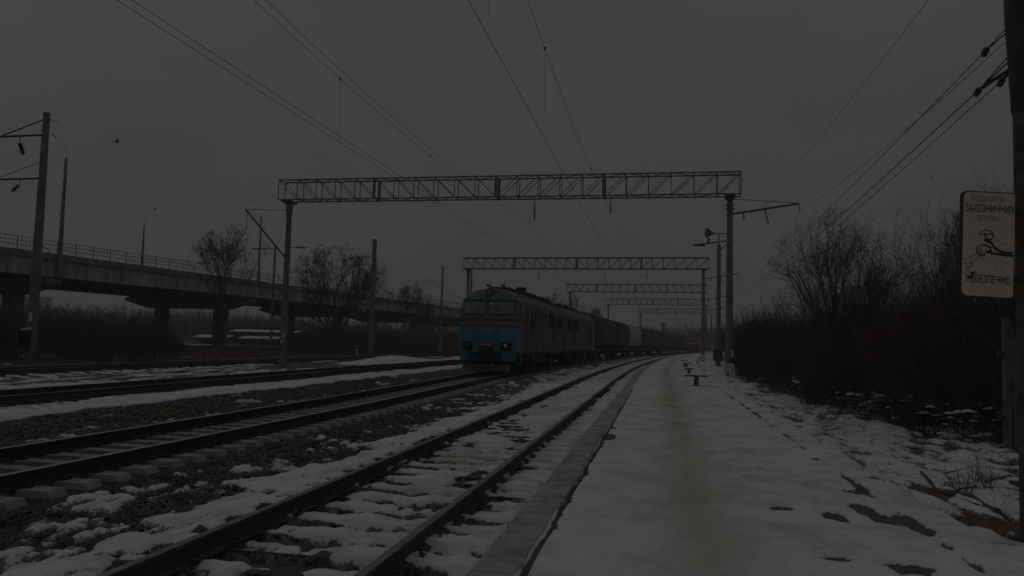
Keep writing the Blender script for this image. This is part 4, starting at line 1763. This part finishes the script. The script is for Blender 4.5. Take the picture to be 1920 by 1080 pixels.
def tree(name, label, cat, loc, H, spec, seed, trunk_m, twig_m, group=None, stems=1, lean=0.12, trunk_frac=0.5, r0=0.16, rmin=0.008, width=1.0, Wd=None):
    g = np.random.default_rng(seed)
    t = thing(name, label, cat, loc, 0, group)
    base = np.zeros((stems, 3))
    base[:, :2] = g.normal(0, 0.12 * (stems > 1), (stems, 2))
    dirs = np.stack([g.normal(0, lean, stems), g.normal(0, lean, stems), np.ones(stems)], -1)
    if stems > 1:
        an = np.linspace(0, 2 * math.pi, stems, endpoint=False)
        dirs[:, 0] += 0.30 * np.cos(an) * width
        dirs[:, 1] += 0.30 * np.sin(an) * width
    ln = np.full(stems, H * trunk_frac) * (0.8 + 0.35 * g.random(stems))
    C, Rr = grow(base, dirs, ln, np.full(stems, r0), 7, 0.06, 0.03, g)
    lev = [(C, Rr, ln)]
    trunk = [tube_arrays(C, Rr, 7)]
    crown = []
    for li, (n, t0, t1, ang, ratio, K, bend, upb) in enumerate(spec):
        C, Rr, ln = lev[-1]
        b, d, l2, r2 = children(C, Rr, n, t0, t1, ang, ratio, ln, g, rmin)
        C2, R2 = grow(b, d, l2, r2, K, bend, upb, g)
        R2 = np.maximum(R2, rmin * 0.6)
        lev.append((C2, R2, l2))
        (trunk if li == 0 else crown).append(tube_arrays(C2, R2, 5 if li == 0 else 3))
    allc = np.concatenate([V for V, _ in crown])
    kz = H / np.percentile(allc[:, 2], 99.7)
    kx = (Wd / 2) / np.percentile(np.hypot(allc[:, 0], allc[:, 1]), 98) if Wd else kz
    for V, _ in trunk + crown:
        V[:, 2] *= kz
        V[:, :2] *= kx
        if Wd:                          # crowns fill a dome; longer shoots are shorter-grown
            zc = H * 0.50
            rr_ = np.hypot(V[:, 0], V[:, 1]) / (Wd / 2)
            q = np.sqrt(rr_ ** 2 + (np.maximum(V[:, 2] - zc, 0) / (H - zc)) ** 2)
            k = np.where(q > 0.86, (0.86 + 0.42 * (q - 0.86)) / np.maximum(q, 1e-6), 1.0)
            V[:, :2] *= k[:, None]
            V[:, 2] = np.where(V[:, 2] > zc, zc + (V[:, 2] - zc) * k, V[:, 2])
    mesh_np('trunk', trunk, trunk_m, t)
    mesh_np('crown', crown, twig_m, t, False)
    return t


SP_UP = [(10, .3, 1.0, .5, .75, 7, .09, .06), (9, .2, 1.0, .5, .6, 6, .12, .05), (7, .2, 1.0, .55, .5, 5, .14, .03), (5, .2, 1.0, .6, .55, 3, .18, .02)]
SP_DOME = [(8, .3, 1.0, .5, .7, 8, .07, .03), (7, .25, 1.0, .5, .6, 6, .10, .02), (5, .25, 1.0, .55, .6, 5, .12, .01), (4, .3, 1.0, .55, .6, 4, .14, .0)]
SP_FAN = [(14, .35, 1.0, .50, .85, 8, .05, .05), (8, .25, 1.0, .42, .6, 6, .08, .04), (6, .25, 1.0, .45, .55, 5, .10, .03), (4, .3, 1.0, .5, .6, 4, .12, .02)]
SP_STEM = [(7, .3, 1.0, .42, .75, 7, .07, .05), (7, .2, 1.0, .45, .6, 6, .10, .04), (6, .2, 1.0, .5, .55, 5, .12, .03), (4, .2, 1.0, .55, .6, 4, .14, .02)]
SP_ROUND = [(15, .2, 1.0, .80, .95, 8, .08, .05), (9, .25, 1.0, .55, .6, 6, .10, .03), (7, .2, 1.0, .55, .55, 5, .12, .02), (4, .3, 1.0, .6, .6, 4, .14, .0)]

tree('bare_tree', 'slender bare tree in front of the bridge, left of the large gantry', 'tree', (-27.8, 75, -0.2), 13.2, SP_FAN, 3, M['bark'], M['twig'], trunk_frac=0.62, r0=0.13, rmin=0.012, lean=0.01, Wd=9.0)
tree('bare_tree', 'large round bare tree in front of the bridge, right of the gantry column', 'tree', (-19.4, 85, -0.2), 13.0, SP_ROUND, 5, M['bark'], M['twig'], trunk_frac=0.5, r0=0.2, rmin=0.0145, lean=0.01, Wd=13.0)
tree('bare_tree', 'small bare tree by the low end of the bridge, left of the train', 'tree', (-14.2, 110, -0.2), 10.2, SP_STEM, 8, M['bark'], M['twig'], trunk_frac=0.55, r0=0.13, rmin=0.014, stems=4, lean=0.2, Wd=9.0)
tree('bare_tree', 'broad bare tree rising behind the rear locomotive roof', 'tree', (9.0, 150, -0.2), 12.6, SP_ROUND, 12, M['bark'], M['far_twig'], trunk_frac=0.6, r0=0.2, rmin=0.024, stems=2, width=1.6, Wd=11.5)
tree('bare_tree', 'narrower bare tree right of the broad one behind the wagons', 'tree', (15.4, 152, -0.2), 10.4, SP_STEM, 14, M['bark'], M['far_twig'], trunk_frac=0.6, r0=0.16, rmin=0.024, stems=3, Wd=6.5)
tree('bare_tree', 'many stemmed bare tree above the thicket right of the platform', 'tree', (11.95, 28, 0.2), 6.9, SP_DOME, 21, M['bark'], M['twig'], trunk_frac=0.62, r0=0.085, rmin=0.0045, stems=6, lean=0.10, width=1.5, Wd=6.4)
tree('bare_tree', 'bare tree partly hidden by the left edge of the sign', 'tree', (14.5, 25, 0.2), 6.4, SP_STEM, 23, M['bark'], M['twig'], trunk_frac=0.62, r0=0.06, rmin=0.006, stems=4, lean=0.12, Wd=3.6)
tree('bare_tree', 'taller bare tree between the sign and the right pole', 'tree', (14.75, 22, 0.2), 7.3, SP_STEM, 27, M['bark'], M['twig'], trunk_frac=0.62, r0=0.06, rmin=0.0055, stems=3, lean=0.12, Wd=2.8)


def brush(name, label, cat, n, sfun, ufun, hfun, m, seed, rb=0.012, tw=4, lean=0.22, rt=0.005):
    g = np.random.default_rng(seed)
    s = sfun(g, n)
    u = ufun(g, n, s)
    h = hfun(g, n, s, u)
    x, y = Parr(s, u)
    zz = ground_fields(s[None, :], u[None, :])[0][0] - 0.05
    base = np.stack([x, y, zz], -1)
    d = np.stack([g.normal(0, lean, n), g.normal(0, lean, n), np.ones(n)], -1)
    C, Rr = grow(base, d, h, np.full(n, rb) * (0.6 + 0.8 * g.random(n)), 5, 0.10, 0.0, g)
    b2, d2, l2, r2 = children(C, Rr, tw, .25, 1.0, .6, .42, h, g, rt)
    C2, R2 = grow(b2, d2, l2, r2, 4, .16, .02, g)
    b3, d3, l3, r3 = children(C2, R2, 2, .2, 1.0, .6, .5, l2, g, rt * .7)
    C3, R3 = grow(b3, d3, l3, r3, 3, .16, .0, g)
    o = mesh_np(name, [tube_arrays(C, Rr), tube_arrays(C2, R2), tube_arrays(C3, R3)], m, None, False)
    tag(o, label, cat, kind='stuff')
    return o


def clearing(s, u):
    # the brush is low where the sheds are reached from the line
    x, y = Parr(s, u)
    a = x / y
    k = 1 - 0.85 * sstep(-0.46, -0.41, a) * sstep(-0.25, -0.29, a) * sstep(175, 165, y)
    return k * np.where((np.abs(a + 0.622) < 0.03) & (y < 41), 0.12, 1.0)


# right of the platform: dense thicket
brush('thicket', 'dense dark leafless thicket right of the platform', 'thicket', 7500,
      lambda g, n: 9.5 + 34 * g.random(n) ** 1.25,
      lambda g, n, s: 7.3 + 0.5 * np.sin(s * 0.9) + np.interp(s, [9, 12, 16, 30], [1.9, 0.9, 0.3, 0.0]) + 8.0 * g.random(n) ** 1.5,
      lambda g, n, s, u: (0.9 + 1.55 * np.clip((u - 7.2) / 2.4, 0, 1)) * (0.30 + 1.25 * fbm(s * 0.3, u * 0.45, 3) + 0.95 * g.random(n) ** 3),
      M['twig_brown'], 31, 0.012, 5, 0.3, 0.005)
brush('far_thicket', 'lower dark thicket that continues along the platform in the distance', 'thicket', 5000,
      lambda g, n: 38 + 90 * g.random(n),
      lambda g, n, s: np.interp(s, [38, 60, 130], [7.4, 8.6, 9.5]) + 9 * g.random(n) ** 1.3,
      lambda g, n, s, u: 3.0 * (0.45 + 0.8 * fbm(s * 0.2, u * 0.3, 3) + 0.45 * g.random(n) ** 2),
      M['twig'], 33, 0.022, 4, 0.25, 0.012)
brush('bramble', 'low tangled brown bramble at the foot of the thicket', 'bramble', 2600,
      lambda g, n: 9.5 + 26 * g.random(n) ** 1.2,
      lambda g, n, s: 6.75 + np.interp(s, [9, 12, 16, 30], [1.7, 0.9, 0.4, 0.1]) + 0.35 * np.sin(s * 1.3) + 2.2 * g.random(n),
      lambda g, n, s, u: 0.35 + 0.6 * g.random(n),
      M['twig_brown'], 35, 0.006, 5, 0.8, 0.0035)
# left: brown brush strip beyond the farthest track
brush('undergrowth', 'reddish brown leafless undergrowth along the far tracks below the bridge', 'undergrowth', 9000,
      lambda g, n: 6 + 130 * g.random(n) ** 1.1,
      lambda g, n, s: -26.4 - 8.5 * g.random(n) ** 1.2,
      lambda g, n, s, u: clearing(s, u) * np.interp(-u, [26, 28, 35], [0.9, 1.9, 2.4]) * (0.5 + 0.7 * fbm(s * 0.22, u * 0.3, 3) + 0.5 * g.random(n) ** 2),
      M['twig_brown'], 41, 0.016, 4, 0.16, 0.009)
brush('undergrowth', 'second band of brown undergrowth in front of the bridge piers', 'undergrowth', 5000,
      lambda g, n: 20 + 130 * g.random(n),
      lambda g, n, s: -35 - 14 * g.random(n),
      lambda g, n, s, u: clearing(s, u) * 2.3 * (0.5 + 0.8 * fbm(s * 0.1, u * 0.2, 3) + 0.4 * g.random(n)),
      M['twig_brown'], 43, 0.024, 4, 0.14, 0.013)


def world_brush(name, label, cat, n, xf, hf, m, seed, rb, rt, tw=5):
    g = np.random.default_rng(seed)
    x, y = xf(g, n)
    h = hf(g, n, x, y)
    base = np.stack([x, y, np.full(n, -0.4)], -1)
    d = np.stack([g.normal(0, .1, n), g.normal(0, .1, n), np.ones(n)], -1)
    C, Rr = grow(base, d, h, np.full(n, rb), 5, 0.06, 0.02, g)
    b2, d2, l2, r2 = children(C, Rr, tw, .15, 1.0, .6, .36, h, g, rt)
    C2, R2 = grow(b2, d2, l2, r2, 4, .14, .03, g)
    b3, d3, l3, r3 = children(C2, R2, 3, .2, 1.0, .6, .5, l2, g, rt * .7)
    C3, R3 = grow(b3, d3, l3, r3, 3, .16, .0, g)
    tag(mesh_np(name, [tube_arrays(C, Rr), tube_arrays(C2, R2), tube_arrays(C3, R3)], m, None, False), label, cat, kind='stuff')


world_brush('distant_woods', 'grey distant line of bare woods on the horizon', 'woods', 5200,
            lambda g, n: (lambda a, r: (r * np.sin(a), r * np.cos(a)))(R(-38) + R(72) * g.random(n), 270 + 110 * g.random(n)),
            lambda g, n, x, y: 8.5 * (0.5 + 0.6 * fbm(x * 0.02, y * 0.02, 3) + 0.35 * g.random(n)), M['far_twig'], 51, 0.10, 0.06)
world_brush('distant_copse', 'tall bare bushes behind the bridge piers at the left', 'copse', 500,
            lambda g, n: (-86 + 42 * g.random(n), 182 + 20 * g.random(n)),
            lambda g, n, x, y: 6.0 * (0.5 + 0.8 * g.random(n)), M['twig'], 53, 0.04, 0.022)


# dry grass on the snowy bank
def grass():
    g = np.random.default_rng(61)
    n = 420
    s = 1.5 + 24 * g.random(n) ** 1.2
    u = 5.55 + 3.4 * g.random(n)
    cl = fbm(s * 0.8, u * 1.1, 3)
    k = cl > 0.50
    s, u = s[k], u[k]
    m = 9
    s = np.repeat(s, m) + g.normal(0, .07, len(s) * m)
    u = np.repeat(u, m) + g.normal(0, .07, len(u) * m)
    x, y = Parr(s, u)
    z = ground_fields(s[None, :], u[None, :])[0][0] - 0.01
    N = len(s)
    d = np.stack([g.normal(0, .55, N), g.normal(0, .55, N), np.ones(N)], -1)
    C, Rr = grow(np.stack([x, y, z], -1), d, 0.08 + 0.22 * g.random(N) ** 2, np.full(N, 0.0032), 4, .22, -.12, g)
    tag(mesh_np('dry_grass', [tube_arrays(C, Rr)], M['dry'], None, False), 'dry brown grass blades poking out of the snowy bank', 'grass', kind='stuff')
    # brown grass left of the train track
    n = 5200
    s = 1 + 36 * g.random(n) ** 1.3
    u = -10.4 + 3.9 * g.random(n)
    x, y = Parr(s, u)
    h, dd, *_ = ground_fields(s[None, :], u[None, :])
    k = (dd[0] < 0.4) & (fbm(s * .6, u * .6, 3) > 0.45)
    x, y, z = x[k], y[k], h[0][k] - 0.01
    N = len(x)
    d = np.stack([g.normal(0, .7, N), g.normal(0, .7, N), np.ones(N)], -1)
    C, Rr = grow(np.stack([x, y, z], -1), d, 0.05 + 0.12 * g.random(N), np.full(N, 0.006), 3, .25, -.15, g)
    tag(mesh_np('dead_grass', [tube_arrays(C, Rr)], M['twig_brown'], None, False), 'short dead brown grass left of the train track', 'grass', kind='stuff')


grass()


def weed(s, u, h, label, seed, cap=False, n=9):
    g = np.random.default_rng(seed)
    z = gz(s, u) - 0.03
    t = thing('dead_weed', label, 'weed', P(s, u, z))
    d = np.stack([g.normal(0, .25, n), g.normal(0, .25, n), np.ones(n)], -1)
    C, Rr = grow(g.normal(0, .05, (n, 3)) * np.array([1, 1, 0]), d, h * (0.4 + 0.6 * g.random(n)), np.full(n, 0.006), 6, .07, 0, g)
    b2, d2, l2, r2 = children(C, Rr, 8, .3, 1, .7, .22, np.full(n, h), g, .003)
    C2, R2 = grow(b2, d2, l2, r2, 3, .2, .05, g)
    mesh_np('stalks', [tube_arrays(C, Rr), tube_arrays(C2, R2)], M['twig_brown'], t, False)
    if cap:
        m_ = MB()
        m_.lathe_z((0, 0, h * .9), [(-0.02, 0.05), (0.0, 0.12), (0.06, 0.10), (0.09, 0.01)], 10)
        m_.build('snow_cap', M['snow'], t, True)


weed(13.0, 8.0, 0.75, 'dead weed with a cap of snow before the dark thicket', 71, True)
weed(5.3, 6.25, 0.55, 'tall dry weed standing in the snow near the sign pole', 72)
weed(5.6, 6.6, 0.45, 'shorter dry weed just behind the tall one in the snow', 73)
weed(12.2, 7.7, 0.6, 'bushy dry weed at the dark edge of the thicket', 74, n=16)
weed(16.5, 7.3, 0.6, 'dry weed halfway along the snowy bank', 75, n=12)


def snow_specks():
    g = np.random.default_rng(81)
    V, Fc = [], []
    n = 420
    s = 10.5 + 22 * g.random(n) ** 1.2
    u = 6.9 + np.interp(s, [9, 12, 16, 30], [1.7, 0.8, 0.4, 0.1]) + 1.3 * g.random(n)
    x, y = Parr(s, u)
    z = ground_fields(s[None, :], u[None, :])[0][0]
    for i in range(n):
        r = 0.03 + 0.06 * g.random() ** 2
        hh = z[i] + 0.05 + 0.55 * g.random() ** 1.6
        b0 = len(V)
        k = 7
        for rr, dz in ((1, 0), (0.75, 0.35), (0.0, 0.5)):
            for q in range(k):
                a = 6.283 * q / k
                j = 0.7 + 0.6 * g.random()
                V.append((x[i] + r * rr * j * 1.5 * math.cos(a), y[i] + r * rr * j * math.sin(a), hh + r * dz + g.normal(0, .006)))
        for lv in range(2):
            for q in range(k):
                q2 = (q + 1) % k
                Fc.append((b0 + lv * k + q, b0 + lv * k + q2, b0 + (lv + 1) * k + q2, b0 + (lv + 1) * k + q))
        Fc.append(tuple(b0 + q for q in range(k))[::-1])
    m_ = bpy.data.meshes.new('snow_clumps')
    m_.from_pydata(V, [], Fc)
    m_.materials.append(M['snow'])
    o = bpy.data.objects.new('snow_clumps', m_)
    COL.objects.link(o)
    tag(o, 'small clumps of snow caught in the brambles', 'snow', kind='stuff')


snow_specks()


# ------------------------------------------------------------------ fence, branch, sheds, block, bird
def litter():
    g = np.random.default_rng(91)
    n = 420
    s = 1.5 + 26 * g.random(n) ** 1.3
    u = 5.6 + 3.2 * g.random(n)
    x, y = Parr(s, u)
    z = ground_fields(s[None, :], u[None, :])[0][0] + 0.012
    a = g.random(n) * 6.28
    d = np.stack([np.cos(a), np.sin(a), g.normal(0.05, .12, n)], -1)
    C, Rr = grow(np.stack([x, y, z], -1), d, 0.1 + 0.4 * g.random(n) ** 2, 0.003 + 0.007 * g.random(n) ** 2, 4, .15, 0, g)
    tag(mesh_np('twig_litter', [tube_arrays(C, Rr, 4)], M['bark'], None, False), 'dark twigs and broken stalks strewn over the snowy bank', 'twigs', kind='stuff')


litter()


def fence():
    z = gz(9.2, 9.2)
    t = thing('paling_fence', 'dark old wooden paling fence at the right edge behind the pole', 'fence', P(9.3, 8.36, z - 0.05), A(9))
    mb = MB()
    x = 0.0
    while x < 5.5:
        h = 1.95 + random.uniform(-.22, .1)
        lean_ = random.uniform(-.05, .05) - 0.02
        mb.box((x + lean_ * h / 2, random.uniform(-.01, .01), h / 2), (0.085, 0.022, h), 0, rot=Matrix.Rotation(lean_, 3, 'Y'))
        x += 0.115
    mb.build('palings', M['wood'], t)
    for zz in (0.5, 1.55):
        mb = MB()
        mb.box((2.7, 0.045, zz), (5.7, 0.05, 0.09))
        mb.build('rail', M['timber'], t)
    for xx in (0.02, 2.6, 5.2):
        mb = MB()
        mb.box((xx, 0.10, 1.05), (0.11, 0.11, 2.2))
        mb.build('post', M['wood'], t)


fence()


def fallen_branch(a, b, label, r):
    p, q = P(*a), P(*b)
    n = 7
    pts = []
    for i in range(n):
        f = i / (n - 1)
        s = a[0] + (b[0] - a[0]) * f
        u = a[1] + (b[1] - a[1]) * f + 0.05 * math.sin(f * 7)
        pts.append(P(s, u, gz(s, u) + r * .6))
    mb = MB()
    mb.tube(pts, [r * (1 - .6 * i / n) for i in range(n)], 7)
    m = pts[3]
    mb.tube([m, m + Vector((0.12, 0.05, .06)), m + Vector((0.3, -.02, .1))], [r * .5, r * .35, r * .2], 5)
    tag(mb.build('fallen_branch', M['bark'], None), label, 'branch')


fallen_branch((4.1, 6.15), (6.4, 6.1), 'dark fallen branch lying on the snow by the tall weed', 0.035)
fallen_branch((6.4, 6.9), (7.0, 7.9), 'thin dark stick on the snow before the fence', 0.022)


def garage(x0, x1, y, z, label, d=4.0):
    t = thing('garage_row', label, 'garage', ((x0 + x1) / 2, y, -0.4), R(-6), 'sheds under the bridge')
    w = x1 - x0
    mb = MB()
    mb.box((0, d / 2, z / 2), (w, d, z))
    mb.build('wall', M['shed'], t)
    mb = MB()
    poly = [(-0.25, z), (d + .25, z + 0.42), (d + .25, z + 0.54), (-0.25, z + 0.12)]
    n = len(mb.v)
    for x in (-w / 2 - .2, w / 2 + .2):
        for yy, zz in poly:
            mb.v.append((x, yy, zz))
    for f in ((0, 1, 2, 3), (7, 6, 5, 4), (0, 4, 5, 1), (1, 5, 6, 2), (2, 6, 7, 3), (3, 7, 4, 0)):
        mb.face([n + q for q in f])
    mb.build('roof', M['snow'], t)
    k = int(w / 3.2)
    for i in range(k):
        mb = MB()
        mb.box((-w / 2 + (i + .5) * w / k, -0.03, z * .42), (2.3, 0.06, z * .8))
        mb.build('door', M['dark_steel'], t)


garage(-60.5, -46, 166, 2.7, 'long low garages with snow on the roof, farther of the two rows under the bridge')
garage(-61.5, -55.2, 150, 1.35, 'lower shed with a snowy roof left of the bridge pier', 3.2)
garage(-53.5, -45.6, 152, 1.3, 'lower shed with a snowy roof right of the bridge pier', 3.0)


def block():
    t = thing('apartment_block', 'pale distant apartment block seen under the bridge at far left', 'building', (-248, 392, -1), R(30))
    mb = MB()
    mb.box((0, 6, 9.5), (26, 12, 19))
    mb.build('wall', M['block'], t)
    mb = MB()
    mb.box((0, 6, 19.2), (26.8, 12.8, 0.5))
    mb.build('roof', M['dark_concrete'], t)
    k = MB()
    k.box((0, -0.03, 0), (1.5, 0.1, 1.5))
    w0 = None
    for i in range(8):
        for j in range(6):
            if w0 is None:
                w0 = k.build('window', M['glass'], t)
                o = w0
            else:
                o = w0.copy()
                COL.objects.link(o)
                o.parent = t
            o.location = (-11.4 + 3.25 * i, -0.02, 2.4 + 3.0 * j)


block()


def chimney():
    t = thing('chimney', 'small dark chimney on the skyline above the far wagons', 'chimney', (49.5, 252, -0.5))
    mb = MB()
    mb.lathe_z((0, 0, 0), [(0, 0.75), (9.0, 0.62), (9.0, 0.75), (9.5, 0.75)], 12)
    mb.build('stack', M['dark_concrete'], t)


chimney()


def bird():
    p = Vector((-31.4, 60, 1.58 + (622 - 262) / 1450 * 60))
    t = thing('bird', 'small dark bird flying above the bridge', 'bird', p, R(35))
    mb = MB()
    mb.tube([(0.22, 0, 0), (0.13, 0, 0.015), (0, 0, 0), (-0.14, 0, 0.0), (-0.26, 0, 0.01)], [0.012, 0.035, 0.06, 0.035, 0.02], 8)
    for sx_ in (-1, 1):
        n = len(mb.v)
        for (x, y, z) in ((0.08, 0.03, 0.03), (0.10, 0.26, 0.13), (0.02, 0.55, 0.20), (-0.08, 0.28, 0.11), (-0.08, 0.03, 0.03)):
            mb.v.append((x, y * sx_, z))
            mb.v.append((x, y * sx_, z - 0.012))
        for k in range(5):
            k2 = (k + 1) % 5
            mb.face((n + 2 * k, n + 2 * k2, n + 2 * k2 + 1, n + 2 * k + 1))
        mb.face([n + 2 * k for k in range(5)])
        mb.face([n + 2 * k + 1 for k in range(5)][::-1])
    mb.build('body', M['bird'], t, True)


bird()


# ------------------------------------------------------------------ damp winter air
mb = MB()
mb.box((0, 200, 13.0), (900, 900, 31.0))
hz = mb.build('haze', [])
hm = bpy.data.materials.new('damp_air')
hm.use_nodes = True
hn = hm.node_tree
hn.nodes.clear()
ho = hn.nodes.new('ShaderNodeOutputMaterial')
hv = hn.nodes.new('ShaderNodeVolumePrincipled')
hv.inputs['Color'].default_value = (0.92, 0.92, 0.93, 1)
hv.inputs['Density'].default_value = 0.0010
hn.links.new(hv.outputs[0], ho.inputs['Volume'])
hz.data.materials.append(hm)
tag(hz, 'thin grey winter haze over the whole line', 'haze', kind='stuff')
